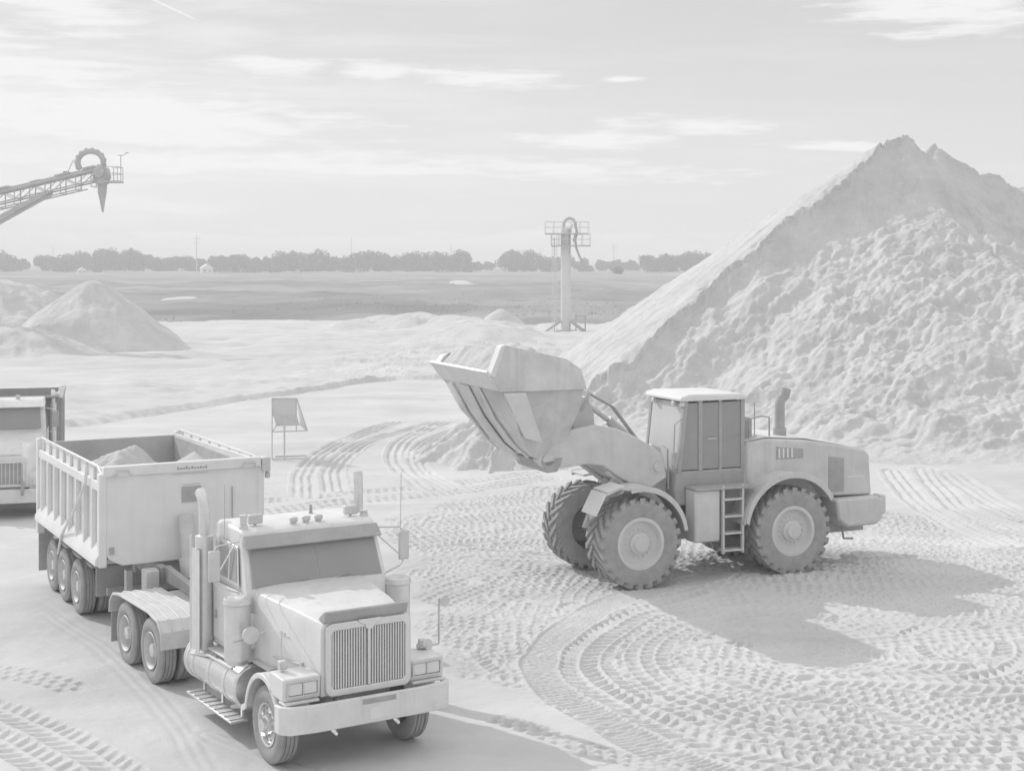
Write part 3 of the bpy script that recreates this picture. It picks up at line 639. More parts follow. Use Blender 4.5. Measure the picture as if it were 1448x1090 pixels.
    m = MB(); m.tube([(1.36, -.62, 1.52), (1.1, -.7, 1.52), (.86, -.66, 1.6)], .012); mm = m.build('hood_mirror_arm', M['chrome'], t)
    m = MB(); m.cyl((1.12, -.54, 1.60), (1.12, -.60, 1.60), .12, .11, 20); m.cyl((1.12, -.60, 1.60), (1.12, -.66, 1.6), .11, .03, 20); m.build('hood_mirror', M['alu'], mm)
build_truck(TR)
def nudge(t, rules):                   # fit of the cab against the hood, piece by piece
    for o in list(t.children):
        k = o.name.split('.')[0]
        if k not in rules or o.type != 'MESH': continue
        near = sum(v.co.x for v in o.data.vertices) / len(o.data.vertices) > 0
        r_ = rules[k]; dx, dy = r_[0] if near else r_[1]; o.location.x += dx; o.location.y += dy
cabm = ((-.10, 0), (-.16, 0))
nudge(TR, {**{k: ((-.13, 0), (-.13, 0)) for k in ('cab', 'windscreen_frame', 'sun_visor', 'marker_lamp', 'roof_vent')}, 'door': ((-.06, 0), (-.20, 0)), 'window_frame': ((-.06, 0), (-.20, 0)), 'roof_lamp': ((-.1, 0), (-.16, 0)), 'beacon': ((-.08, 0), (-.16, 0)),
           'air_cleaner': ((-.04, 0), (-.22, 0)), 'exhaust_stack': ((-.12, .2), (-.26, 0)), 'mirror_bracket': ((-.02, 0), (-.17, 0)), 'antenna': ((-.05, 0), (-.14, 0)), 'fender_mirror_post': ((0, 0), (-.26, 0)), 'fog_lamp': ((0, 0), (-.16, 0)), 'grille_surround': ((-.03, 0), (-.03, 0))})

# ------------------------------------------------------------------ dump trailer
DT = thing('dump_trailer', 'pale ribbed steel dump trailer hitched behind the semi truck', 'trailer', (-5.94, 26.88, 0), heading(.48, -.877))
def build_trailer(t):
    W, L0, zb, zt = 1.43, -5.45, 1.40, 3.10; th = .07
    m = MB()      # body: front wall with rounded lower corners, sides, tailgate, floor
    sec = [(-W, zt), (-W, zb + .22), (-W + .09, zb + .08), (-W + .32, zb - .04), (W - .32, zb - .04), (W - .09, zb + .08), (W, zb + .22), (W, zt)]
    m.prism([(-W, zt)] + sec[1:-1] + [(W, zt)], 0, -th, 'y')
    fw = m.build('front_wall', M['trailer'], t, .02)
    m = MB(); m.bx(-W - .02, W + .02, -.11, .05, zt - .15, zt + .03); m.build('top_header', M['trailer'], fw, .015)
    MB().bx(-.32, .04, .002, .02, 2.40, 2.68).build('dark_panel', M['dark'], fw, .004)
    MB().bx(-.30, .02, .002, .012, 2.715, 2.73).build('panel_trim', M['steel'], fw)
    m = MB()
    for k in range(11):
        x = .12 - k * .052; h = (.05, .03, .035, .055, .03, .05, .03, .03, .04, .03, .045)[k]; m.bx(x - .018, x + .018, .052, .056, 3.0, 3.0 + h)
    m.build('maker_lettering', M['dark'], fw)
    MB().bx(-.45, .2, .002, .012, 2.905, 2.915).build('seam_strip', M['steel'], fw)
    for x in (1.12, -1.2):
        h = MB(); h.tube([(x + .17, .05, 2.965), (x + .13, .09, 2.965), (x + .09, .10, 3.06), (x - .09, .10, 3.06), (x - .13, .09, 2.965), (x - .17, .05, 2.965)], .018); h.build('lifting_handle', M['steel'], fw)
    MB().tube([(-.9, .02, 2.62), (-.9, .03, 1.9), (-.86, .02, 1.5)], .01).build('cable', M['dark'], fw)
    m = MB(); m.bx(-1.62, -1.46, -.2, .08, 2.86, 3.12); m.cyl((-1.6, -.05, 2.84), (-1.6, -.05, 2.72), .05, n=10); m.build('tarp_gearbox', M['steel'], t, .02)
    for s in (-1, 1):
        m = MB(); m.hexa([(s * (W - th), L0, zb + .02), (s * W, L0, zb + .02), (s * W, -th - .003, zb + .02), (s * (W - th), -th - .003, zb + .02), (s * (W - th), L0, zt - .10), (s * W, L0, zt - .10), (s * W, -th - .003, zt - .02), (s * (W - th), -th - .003, zt - .02)]); side = m.build('side_wall', M['trailer'], t)
        m = MB(); m.bx(s * (W - .02), s * (W + .075), L0 + .08, -.02, zt - .42, zt - .26); m.build('upper_rail', M['trailer'], side, .012)
        m = MB(); m.prism([(W + .004, zb + .34), (W + .004, zb - .02), (W + .15, zb - .02), (W + .15, zb + .08)] if s > 0 else [(-W - .004, zb + .34), (-W - .004, zb - .02), (-W - .15, zb - .02), (-W - .15, zb + .08)], L0 + .05, -.03, 'y'); m.build('lower_rail', M['trailer'], side, .01)
        for k in range(8):
            y = -.62 - k * .64; m = MB(); m.bx(s * (W + .001), s * (W + .085), y - .045, y + .045, zb + .12, zt - .42); m.bx(s * (W + .001), s * (W + .05), y - .02, y + .02, zt - .26, zt - .02); m.build('side_rib', M['trailer'], side, .008)
        m = MB(); m.bx(s * (W - .05), s * (W + .09), -.16, .012, zb - .05, zt - .1); m.build('corner_post', M['trailer'], side, .02)
        m = MB(); m.bx(s * (W - .05), s * (W + .10), L0 - .06, L0 + .08, zb - .3, zt - .04); m.build('rear_post', M['trailer'], side, .015)
        m = MB(); m.tube([(s * (W + .02), L0 + .1, zt - .04), (s * (W + .03), L0 + .2, zt - .01), (s * (W + .03), -.35, zt + .0), (s * (W + .02), -.1, zt - .12)], .025, 8); m.build('tarp_rail', M['alu'], side)
        m = MB(); m.tube([(s * (W + .11), -.85, 3.06), (s * (W + .13), -.86, 2.75), (s * (W + .15), -1.6, 2.2), (s * (W + .17), -2.7, 1.5), (s * (W + .17), -3.0, 1.1)], .028, 8); m.box((s * (W + .14), -1.6, 2.2), (.05, .2, .07), (R(40), 0, 0)); m.build('tarp_arm', M['alu'], side)
    MB().bx(-W + .07, W - .07, L0, L0 + .08, zb, zt - .12).build('tailgate', M['trailer_in'], t, .01)
    MB().bx(-W + .07, W - .07, L0, -.07, zb, zb + .08).build('floor', M['trailer_in'], t)
    for s in (-1, 1): MB().bx(s * (W - th - .03), s * (W - th - .004), L0 + .1, -.1, zb + .1, zt - .14).build('inner_liner', M['trailer_in'], t)
    m = MB()
    for s in (-1, 1): m.bx(s * .38, s * .5, L0 - .1, .2, 1.02, 1.33)
    for y in (-1.6, -2.62, -3.82, -4.9): m.bx(-1.0, 1.0, y - .06, y + .06, .5, .65); m.bx(-.5, .5, y - .1, y + .1, .9, 1.3)
    m.bx(-1.2, 1.2, -5.5, -2.0, .95, 1.02); m.bx(-1.1, 1.1, -2.1, -2.0, .4, 1.2)
    m.build('chassis', M['dark'], t, .01)
    m = MB()
    for s in (-1, 1): m.prism([(.25, 1.02), (.25, 1.32), (-.3, 1.32), (-.3, 1.02)], s * .38, s * .5, 'x'); m.prism([(.2, 1.05), (2.3, 1.13), (2.3, 1.25), (.2, 1.33)], s * .30, s * .42, 'x')
    m.bx(-.45, .45, 1.3, 2.4, 1.125, 1.15); m.build('gooseneck', M['dark'], t, .01)
    m = MB(); m.cyl((0, .35, 1.2), (0, .12, 2.2), .13, n=18); m.cyl((0, .42, 1.1), (0, .3, 1.45), .17, n=18); m.build('hoist_cylinder', M['steel'], t)
    MB().bx(-1.05, -.55, .05, .55, .85, 1.32).build('tool_box', M['steel'], t, .02); MB().bx(.55, .8, .1, .4, .5, 1.3).build('air_tank', M['steel'], t, .02)
    for s in (-1, 1):
        m = MB(); m.bx(s * .72, s * .84, -.95, -.8, .25, 1.1); m.bx(s * .66, s * .9, -1.0, -.75, .2, .25); m.build('landing_leg', M['steel'], t, .01)
        for y in (-2.62, -3.82, -4.9): wheel(t, s * 1.2, y, s, True)
        MB().bx(s * .82, s * 1.46, L0 - .16, L0 - .14, .28, 1.2).build('mud_flap', M['dark'], t)
    for x, y in ((1.3, -.0), (1.44, -.35)): MB().bx(x - .04, x + .04, .012, .03, 1.58, 1.70).build('side_marker', M['dark'], t) if y == 0 else None
build_trailer(DT)
def mesh_heap(name, label, cat, par_loc, rz, nx, ny, hf, m='pile'):
    """a heap of loose sand with a closed skirt, in the frame of what it lies in"""
    xs_ = np.linspace(nx[0], nx[1], nx[2]); ys_ = np.linspace(ny[0], ny[1], ny[2]); X, Y = np.meshgrid(xs_, ys_)
    o = grid_mesh(name, X, Y, hf(X, Y), M[m]); o.location = par_loc; o.rotation_euler = (0, 0, rz); return tag(o, label, cat)
def load_h(x, y):
    base = 1.9 + .2 * fbm(x / 1.2, y / 1.2, 3, 301)
    c = 3.38 - .62 * np.sqrt(((x - .75)) ** 2 + (y + 1.55) ** 2 + .02) + .09 * fbm(x / .4, y / .4, 4, 302) - 0
    c2 = 3.02 - .6 * np.sqrt((x + .85) ** 2 * 2 + (y + 2.2) ** 2 * .35)
    edge = ss(1.32, 1.05, np.abs(x)); h = np.maximum(np.maximum(base, c), c2); return np.minimum(h, 3.2 + edge * 1.0)
mesh_heap('sand_load', 'peaked heap of sand lying inside the ribbed dump trailer', 'sand load', DT.location, DT.rotation_euler.z, (-1.32, 1.32, 90), (-5.3, -.12, 150), load_h)

# ------------------------------------------------------------------ second dump truck
D2 = thing('dump_truck', 'white faced dump truck with dark dump body parked behind the ribbed trailer', 'truck', (-13.2, 38.7, 0), heading(.27, -.963))
def build_dump(t):
    m = MB()
    for s in (-1, 1): m.bx(s * .38, s * .47, -7.4, .2, .72, .98)
    m.bx(-.9, .9, -1.3, -1.18, .42, .56); m.bx(-.36, .36, -2.0, -.1, .5, 1.3)
    m.build('chassis', M['dark'], t, .01)
    for s in (-1, 1): wheel(t, s * .99, -1.2, s)
    for y in (-5.6, -6.9):
        for s in (-1, 1): wheel(t, s * 1.06, y, s, True)
    m = MB(); m.prism([(-1.2, .02), (1.2, .02), (1.2, -.25), (1.1, -.06), (-1.1, -.06), (-1.2, -.25)], .42, .78, 'z'); b = m.build('bumper', M['cream_dull'], t, .015)
    MB().prism(rr(-.32, .02, .47, .64, .02), .021, .03, 'y').build('licence_plate', M['cream'], b)
    for x in (-.42, .42): MB().cyl((x, .02, .66), (x, .05, .66), .045, n=12).build('fog_lamp', M['dark'], b)
    def sec(y, hw, zt, zb, r): return [(-hw, y, zb), (-hw, y, zt - r), (-hw + r * .4, y, zt - r * .35), (-hw + r, y, zt), (hw - r, y, zt), (hw - r * .4, y, zt - r * .35), (hw, y, zt - r), (hw, y, zb)]
    m = MB(); loft(m, [sec(-1.9, .95, 2.1, 1.0, .16), sec(-1.2, .82, 1.98, .9, .16), sec(-.45, .62, 1.78, .8, .14), sec(-.12, .56, 1.62, .8, .12)]); hood = m.build('hood', M['cream'], t, .02)
    MB().prism([(-.42, 1.92), (-.16, 1.68), (-.12, 1.66), (-.12, 1.70), (-.4, 1.97)], -.4, .4, 'x').build('hood_scoop', M['cream'], hood, .02)
    m = MB(); ring(m, rr(-.48, .48, .84, 1.52, .06), rr(-.42, .42, .9, 1.46, .04), -.118, -.06); g = m.build('grille_surround', M['alu'], t, .01)
    MB().bx(-.42, .42, -.116, -.108, .9, 1.46).build('radiator_screen', M['dark'], g)
    m = MB()
    for k in range(9): m.bx(-.4 + k * .1 - .012, -.4 + k * .1 + .012, -.1, -.08, .9, 1.46)
    m.build('grille_bars', M['steel'], g)
    for s in (-1, 1):
        arc = [(-1.2 + .62 * math.cos(a), .5 + .66 * math.sin(a)) for a in np.linspace(R(5), R(175), 18)]
        m = MB(); m.strip(arc, .06, s * .62, s * 1.18, 'x'); m.prism([(-.62, .62), (-.2, .7), (-.22, 1.12), (-.7, 1.2), (-.85, 1.1)], s * .56, s * 1.17, 'x'); m.build('front_fender', M['cream'], t, .03)
        m = MB(); m.prism(rr(min(s * .66, s * 1.1), max(s * .66, s * 1.1), .84, 1.04, .03), -.21, -.185, 'y'); m.build('headlamp', M['lens'], t, .008)
        m = MB(); m.cyl((s * .98, -.55, 1.2), (s * .98, -.5, 1.75), .008, n=6); m.cyl((s * .98, -.47, 1.72), (s * .98, -.53, 1.72), .07, n=14); m.build('fender_mirror', M['dark'], t)
        m = MB(); m.tube([(s * .9, -2.1, 2.7), (s * 1.2, -1.95, 2.65), (s * 1.2, -1.95, 2.1), (s * .92, -2.0, 2.0)], .015); mb = m.build('mirror_bracket', M['steel'], t)
        MB().box((s * 1.21, -1.95, 2.4), (.16, .06, .42)).build('door_mirror', M['dark'], mb, .02)
        m = MB(); m.cyl((s * 1.1, -3.35, .9), (s * 1.1, -3.35, 2.7), .09, n=14); m.tube([(s * 1.1, -3.35, 2.6), (s * 1.1, -3.35, 2.95), (s * 1.1, -3.45, 3.05)], .06, 10); m.build('exhaust_stack', M['alu'], t)
        m = MB(); m.cyl((s * .95, -3.3, .72), (s * .95, -2.1, .72), .3, n=24); m.build('fuel_tank', M['alu'], t, .03)
    m = MB(); L = [(-1.85, 1.0), (-1.85, 2.08), (-2.05, 2.80), (-2.15, 2.90), (-2.4, 2.94), (-3.1, 2.92), (-3.15, 1.0)]; n = len(L)
    w = [.98 if z < 2.2 else .9 for y, z in L]; m.add([(w[k], *L[k]) for k in range(n)] + [(-w[k], *L[k]) for k in range(n)], [tuple(range(n)), tuple(range(2 * n - 1, n - 1, -1))] + [(k, (k + 1) % n, n + (k + 1) % n, n + k) for k in range(n)])
    m.build('cab', M['cream'], t, .04)
    m = MB(); m.hexa([(-.82, -1.85, 2.16), (.82, -1.85, 2.16), (.82, -1.82, 2.16), (-.82, -1.82, 2.16), (-.78, -2.03, 2.74), (.78, -2.03, 2.74), (.78, -1.99, 2.76), (-.78, -1.99, 2.76)]); m.build('windscreen', M['glass'], t, .01)
    MB().prism([(-2.03, 2.78), (-1.82, 2.74), (-1.82, 2.76), (-2.03, 2.90)], -.92, .92, 'x').build('sun_visor', M['cream'], t, .008)
    MB().cyl((-.2, -2.35, 2.92), (-.2, -2.35, 3.04), .06, n=10).build('beacon', M['steel'], t)
    for s in (-1, 1):
        m = MB(); m.bx(s * .97, s * .99, -3.0, -2.0, 1.1, 2.1); m.build('door', M['cream'], t, .01)
        m = MB(); m.hexa([(s * .93, -2.95, 2.2), (s * .985, -2.95, 2.2), (s * .985, -2.05, 2.2), (s * .93, -2.05, 2.2), (s * .85, -2.95, 2.75), (s * .925, -2.95, 2.75), (s * .925, -2.2, 2.75), (s * .85, -2.2, 2.75)]); m.build('side_window', M['glass'], t)
    # dump body
    m = MB(); m.bx(-1.24, 1.24, -3.70, -3.62, 1.05, 2.86); m.bx(-1.24, 1.24, -8.2, -8.1, 1.05, 2.75); m.bx(-1.2, 1.2, -8.1, -3.7, 1.05, 1.15)
    m.prism([(-3.62, 2.80), (-3.62, 2.90), (-3.2, 2.93), (-3.2, 2.87)], -1.2, 1.2, 'x')
    for s in (-1, 1): m.bx(s * 1.16, s * 1.24, -8.1, -3.7, 1.1, 2.80)
    body = m.build('dump_body', M['dumpbody'], t, .015)
    for s in (-1, 1):
        for k in range(7):
            m = MB(); m.bx(s * 1.24, s * 1.33, -3.95 - k * .64, -3.83 - k * .64, 1.1, 2.68); m.build('side_rib', M['dumpbody'], body, .01)
        m = MB(); m.bx(s * 1.235, s * 1.36, -8.1, -3.7, 2.68, 2.82); m.build('top_rail', M['dumpbody'], body, .01)
    MB().box((-1.2, -3.7, 2.92), (.2, .25, .12)).build('tarp_bracket', M['alu'], body, .03)
build_dump(D2)

# ------------------------------------------------------------------ wheel loader (local +Y is forward; its left side, -X, faces the camera)
WL = thing('wheel_loader', 'big articulated wheel loader with raised bucket standing before the huge sand pile', 'wheel loader', (3.795, 32.6, 0), heading(-.92, -.39))
def loader_tyre(r=.95, w=.74):
    m = MB(); h = w / 2
    m.lathe([(-h * .7, r * .52), (-h * .93, r * .56), (-h * 1.02, r * .74), (-h * .98, r * .88), (-h * .82, r * .925), (0, r * .935), (h * .82, r * .925), (h * .98, r * .88), (h * 1.02, r * .74), (h * .93, r * .56), (h * .7, r * .52), (-h * .7, r * .52)], 56)
    N = 24
    for k in range(N):
        for s in (-1, 1):
            a0 = 2 * PI * (k + (.5 if s > 0 else 0)) / N; wd = .072
            def pt(x, rad, a): return (x, rad * math.cos(a), rad * math.sin(a))
            i, o_ = s * .02, s * h * .97; sk = .30
            ri, ro = r * .90, r * 1.0
            m.hexa([pt(i, ri, a0), pt(i, ri, a0 + wd * 1.5), pt(o_, ri * .96, a0 + sk + wd * 2.0), pt(o_, ri * .96, a0 + sk), pt(i, ro, a0), pt(i, ro, a0 + wd * 1.3), pt(o_, ro * .985, a0 + sk + wd * 1.8), pt(o_, ro * .985, a0 + sk)])
            m.hexa([pt(o_, r * .82, a0 + sk + .01), pt(o_, r * .82, a0 + sk + wd * 1.8), pt(s * h * 1.0, r * .80, a0 + sk + wd * 1.8), pt(s * h * 1.0, r * .80, a0 + sk + .01), pt(o_, ro * .985, a0 + sk), pt(o_, ro * .985, a0 + sk + wd * 1.8), pt(s * h * .99, ro * .93, a0 + sk + wd * 1.7), pt(s * h * .99, ro * .93, a0 + sk + .01)])
    return m.mesh('tyre', M['rubber'], 30)
def loader_rim():
    m = MB(); m.lathe([(.26, .56), (.345, .545), (.352, .50), (.35, .47), (.30, .45), (.24, .42), (.23, .33), (.25, .24), (.31, .22), (.33, .16), (.38, .15), (.385, .001)], 40)
    for k in range(16):
        a = 2 * PI * k / 16; m.cyl((.23, .29 * math.cos(a), .29 * math.sin(a)), (.265, .29 * math.cos(a), .29 * math.sin(a)), .02, n=6)
    return m.mesh('rim', M['loader_rim'])
def build_loader(t):
    LT, LR = loader_tyre(), loader_rim()
    for y in (1.85, -1.85):
        for s in (-1, 1):
            w = holder('wheel', t, (s * 1.10, y, .94), PI if s < 0 else 0); inst('tyre', LT, w); inst('rim', LR, w)
    m = MB()
    for y in (1.85, -1.85): m.cyl((-.95, y, .95), (.95, y, .95), .2, n=18); m.cyl((-.3, y, .95), (.3, y, .95), .34, n=18)
    m.bx(-.42, .42, .1, 2.2, .75, 1.35); m.bx(-.5, .5, -3.8, -.25, .8, 1.6); m.cyl((0, -.1, .7), (0, -.1, 1.6), .2, n=16)
    m.build('chassis', M['dark'], t, .02)
    m = MB()      # loader tower
    for s in (-1, 1): m.prism([(.55, 1.0), (.65, 2.0), (.85, 2.75), (1.05, 2.85), (1.25, 2.72), (1.4, 2.2), (2.1, 1.5), (2.3, 1.0)], s * .34, s * .46, 'x')
    m.bx(-.34, .34, .7, 1.2, 1.2, 1.9); m.build('loader_tower', M['loader'], t, .02)
    arm = [(.85, 2.15), (.92, 2.62), (1.15, 2.80), (1.6, 3.06), (2.05, 3.25), (2.5, 3.33), (2.95, 3.26), (3.45, 3.05), (3.8, 2.85), (3.88, 2.66), (3.7, 2.50), (3.2, 2.50), (2.7, 2.53), (2.35, 2.48), (2.0, 2.22), (1.65, 2.02), (1.2, 1.95)]
    for s in (-1, 1):
        m = MB(); m.prism(arm, s * .50, s * .72, 'x'); a = m.build('lift_arm', M['loader'], t, .03)
        MB().cyl((s * .48, 1.05, 2.4), (s * .76, 1.05, 2.4), .12, n=18).build('pivot_pin', M['steel'], a); MB().cyl((s * .48, 3.62, 2.68), (s * .76, 3.62, 2.68), .13, n=18).build('pivot_pin', M['steel'], a)
        m = MB(); m.cyl((s * .61, .75, 1.25), (s * .61, 1.75, 2.0), .10, n=16); m.cyl((s * .61, 1.75, 2.0), (s * .61, 2.25, 2.36), .055, n=12); m.build('lift_cylinder', M['steel'], t)
    m = MB(); m.cyl((-.5, 2.55, 2.86), (.5, 2.55, 2.86), .2, n=18); m.build('cross_tube', M['loader'], t)
    m = MB(); m.prism([(2.2, 2.8), (2.6, 2.75), (2.78, 3.3), (2.62, 3.84), (2.42, 3.88), (2.28, 3.5)], -.12, .12, 'x'); m.build('bellcrank', M['loader'], t, .02)
    m = MB(); m.cyl((-.02, .95, 2.6), (-.02, 1.9, 3.35), .10, n=16); m.cyl((-.02, 1.9, 3.35), (-.02, 2.5, 3.78), .055, n=12); m.cyl((.02, 2.5, 2.9), (.02, 3.3, 2.95), .06, n=10); m.build('tilt_cylinder', M['steel'], t)
    m = MB()
    for x in (-.3, -.2): m.tube([(x, 1.3, 2.9), (x, 1.9, 3.65), (x, 2.45, 3.95), (x, 2.65, 3.6)], .025)
    m.build('hydraulic_hose', M['dark'], t)
    # bucket: shell whose lower corners draw in towards the heel
    prof = [(5.30, 4.52, 1.6), (5.05, 4.20, 1.6), (4.70, 3.55, 1.50), (4.26, 2.98, 1.08), (3.97, 2.74, .74), (3.66, 2.66, .62), (3.36, 2.84, .62), (3.22, 3.25, .90), (3.20, 3.80, 1.38), (3.24, 4.20, 1.6), (3.34, 4.62, 1.6)]
    m = MB(); n = len(prof); vs = []; fs = []
    for s_ in (-1, 1):
        vs += [(s_ * w, y, z) for y, z, w in prof]
    fs += [(i, i + 1, n + i + 1, n + i) for i in range(n - 1)]
    for s_ in (-1, 1):
        o = len(vs); e = 0 if s_ < 0 else n
        for i in range(1, 10):
            k = (i - 1) / 8; vs.append((s_ * 1.6, 5.05 + (3.24 - 5.05) * k, 4.20))
        fs += [(e + i, e + i + 1, o + i, o + i - 1) for i in range(1, 9)]
    m.add(vs, fs); bk = m.build('bucket', M['bucket'], t)
    q = bk.modifiers.new('plate', 'SOLIDIFY'); q.thickness = .05; q.offset = -1
    for s in (-1, 1):
        top = [(5.03, 5.06), (4.95, 5.10), (4.2, 4.93), (3.62, 4.80), (3.30, 4.58)] if s < 0 else [(5.1, 4.70), (4.9, 4.78), (4.2, 4.84), (3.62, 4.76), (3.30, 4.58)]
        m = MB(); m.prism([(5.26, 4.50)] + top + [(3.18, 4.18), (5.06, 4.18)], s * 1.575, s * 1.635, 'x'); sp = m.build('side_plate', M['bucket'], bk, .01)
        m = MB(); y1, z1 = top[0]; m.prism([(5.28, 4.50), (y1 + .02, z1 + .02), (y1 - .08, z1 + .06), (5.16, 4.48)], s * 1.40, s * 1.65, 'x'); m.build('side_cutter', M['bucket_wear'], sp, .01)
        m = MB(); pl = [Vector((s * 1.635, 5.0, 4.16)), Vector((s * 1.635, 4.52, 4.16)), Vector((s * 1.22, 3.98, 3.12)), Vector((s * 1.32, 4.42, 3.24))]; of = Vector((s * .04, 0, -.02))
        m.hexa([p - of for p in pl] + [p + of for p in pl]); m.build('corner_wear_plate', M['bucket_wear'], bk, .012)
    m = MB(); m.hexa([(-1.62, 5.04, 4.25), (1.62, 5.04, 4.25), (1.62, 5.08, 4.20), (-1.62, 5.08, 4.20), (-1.62, 5.32, 4.62), (1.62, 5.32, 4.62), (1.62, 5.37, 4.575), (-1.62, 5.37, 4.575)]); m.build('cutting_edge', M['bucket_wear'], bk, .01)
    for x, w in ((-.55, .05), (.35, .30), (1.0, .05)):
        m = MB(); m.strip([(y + .03, z - .025) for y, z, _ in prof[1:5]], .03, x - w, x + w, 'x'); m.build('wear_strip', M['bucket'], bk, .006)
    m = MB()
    m.prism([(3.78, 2.64), (3.66, 2.40), (3.42, 2.42), (3.3, 2.7)], -.76, .76, 'x')
    m.build('bucket_hinge', M['dark'], bk, .02)
    # cab
    XN, XF = -.86, .66
    m = MB(); m.prism([(-1.0, 1.55), (-1.0, 2.28), (.66, 2.28), (.74, 1.95), (.70, 1.55)], XN, XF, 'x'); cb = m.build('cab_base', M['dark'], t, .04)
    def post(x0, y0, x1, y1, w=.05): MB().hexa([(x0 - w, y0 - w, 2.26), (x0 + w, y0 - w, 2.26), (x0 + w, y0 + w, 2.26), (x0 - w, y0 + w, 2.26), (x1 - w, y1 - w, 3.76), (x1 + w, y1 - w, 3.76), (x1 + w, y1 + w, 3.76), (x1 - w, y1 + w, 3.76)]).build('cab_post', M['dark'], t, .01)
    for x in (XN + .05, XF - .05): post(x, .62, x, .45); post(x, .10, x, .10); post(x, -.40, x, -.40, .04); post(x, -.95, x, -.95)
    def panel(name, pts, th, mt):
        p = [Vector(q) for q in pts]; nrm = (p[1] - p[0]).cross(p[3] - p[0]).normalized() * th; MB().hexa([p[0], p[1], p[1] + nrm, p[0] + nrm, p[3], p[2], p[2] + nrm, p[3] + nrm]).build(name, M[mt], t)
    panel('windscreen', [(XN + .11, .64, 2.24), (XF - .11, .64, 2.24), (XF - .11, .47, 3.72), (XN + .11, .47, 3.72)], -.02, 'glass_sunlit')
    for x in (XN + .03, XF - .05):
        panel('quarter_window', [(x, .14, 2.3), (x, .57, 2.3), (x, .42, 3.72), (x, .14, 3.72)], .02, 'glass')
        panel('side_window', [(x, -.36, 2.3), (x, .06, 2.3), (x, .06, 3.72), (x, -.36, 3.72)], .02, 'glass')
        panel('side_window', [(x, -.90, 2.3), (x, -.44, 2.3), (x, -.44, 3.72), (x, -.90, 3.72)], .02, 'glass')
    panel('rear_window', [(XN + .1, -.97, 2.3), (XF - .1, -.97, 2.3), (XF - .1, -.97, 3.72), (XN + .1, -.97, 3.72)], .02, 'glass')
    m = MB(); m.tube([(XN - .02, -.05, 2.95), (XN - .05, -.05, 2.95), (XN - .05, -.25, 2.95), (XN - .02, -.25, 2.95)], .015); m.build('door_handle', M['steel'], t)
    m = MB(); m.prism([(-1.04, 3.76), (-1.04, 3.84), (-.9, 3.89), (.40, 3.91), (.60, 3.85), (.62, 3.76)], XN - .05, XF + .05, 'x'); rf = m.build('cab_roof', M['loader_light'], t, .03)
    for x, y in ((XN + .06, .52), (XN + .32, .58), (XF - .3, .58)):
        MB().box((x, y, 3.70), (.12, .09, .10)).build('work_lamp', M['lens'], rf, .02)
    m = MB(); m.tube([(XN + .02, .55, 3.4), (XN - .12, .80, 3.3), (XN - .12, .84, 2.4)], .014); mb = m.build('mirror_bracket', M['dark'], t); MB().box((XN - .13, .82, 2.55), (.14, .07, .34)).build('mirror', M['dark'], mb, .02)
    m = MB(); m.tube([(-.7, .80, 1.9), (-.7, .82, 2.75), (-.5, .82, 2.8)], .02); m.build('front_handrail', M['dark'], t)
    # seat and steering column inside the cab
    m = MB(); m.bx(-.26, .26, -.55, -.05, 2.3, 2.5); m.bx(-.25, .25, -.62, -.5, 2.5, 3.2); m.build('seat', M['dark'], t, .04)
    # engine hood
    hp = [(-1.02, 1.6), (-1.02, 2.82), (-1.55, 2.88), (-2.6, 2.80), (-3.6, 2.62), (-4.12, 2.50), (-4.22, 2.40), (-4.28, 1.50)]
    m = MB(); m.prism(hp, -.92, .92, 'x'); hd = m.build('engine_hood', M['loader'], t, .05)
    m = MB(); m.prism([(-1.0, 2.83), (-1.55, 2.895), (-2.6, 2.815), (-4.1, 2.525), (-4.1, 2.545), (-2.6, 2.84), (-1.55, 2.92), (-1.0, 2.855)], -.80, .80, 'x'); m.build('hood_top', M['loader_light'], hd, .006)
    for s in (-1, 1):
        m = MB(); m.prism([(-3.12, 2.42), (-3.12, 1.62), (-3.52, 1.62), (-3.52, 2.36)], s * .922, s * .935, 'x')
        for k in range(9): m.bx(s * .93, s * .945, -3.5, -3.14, 1.68 + k * .075, 1.70 + k * .075)
        m.build('louvre_panel', M['dark'], hd)
        m = MB(); m.prism([(-1.75, 2.7), (-1.75, 2.42), (-2.45, 2.42), (-2.45, 2.62)], s * .922, s * .93, 'x'); gv = m.build('side_grille', M['dark'], hd)
        m = MB()
        for k in range(4): m.bx(s * .931, s * .945, -1.84 - k * .11, -1.80 - k * .11, 2.45, 2.66)
        m.build('grille_slats', M['loader_light'], gv)
        MB().bx(s * .922, s * .932, -4.05, -3.62, 1.92, 1.95).build('trim_line', M['loader_light'], hd)
    m = MB(); m.bx(-.7, .7, -4.32, -4.28, 1.6, 2.3)
    for k in range(8): m.bx(-.66, .66, -4.34, -4.32, 1.65 + k * .08, 1.68 + k * .08)
    m.build('radiator_grille', M['dark'], hd, .01)
    m = MB(); m.prism([(-3.25, 1.02), (-3.2, 1.48), (-4.30, 1.50), (-4.46, 1.42), (-4.46, 1.02), (-4.3, .86), (-3.5, .84)], -1.12, 1.12, 'x'); cw = m.build('counterweight', M['loader'], t, .06)
    m = MB(); m.bx(-1.1, -.78, -4.54, -4.40, 1.08, 1.50); m.bx(.78, 1.1, -4.54, -4.40, 1.08, 1.50); m.build('rear_bumper_pad', M['steel'], cw, .03)
    m = MB(); m.bx(-.45, .45, -4.4, -3.4, .62, .86); m.bx(-.08, .08, -4.6, -4.4, .6, .8); m.tube([(-.6, -3.7, .8), (-.6, -3.75, .5), (-.6, -4.0, .48)], .03); m.build('tow_hitch', M['dark'], t, .02)
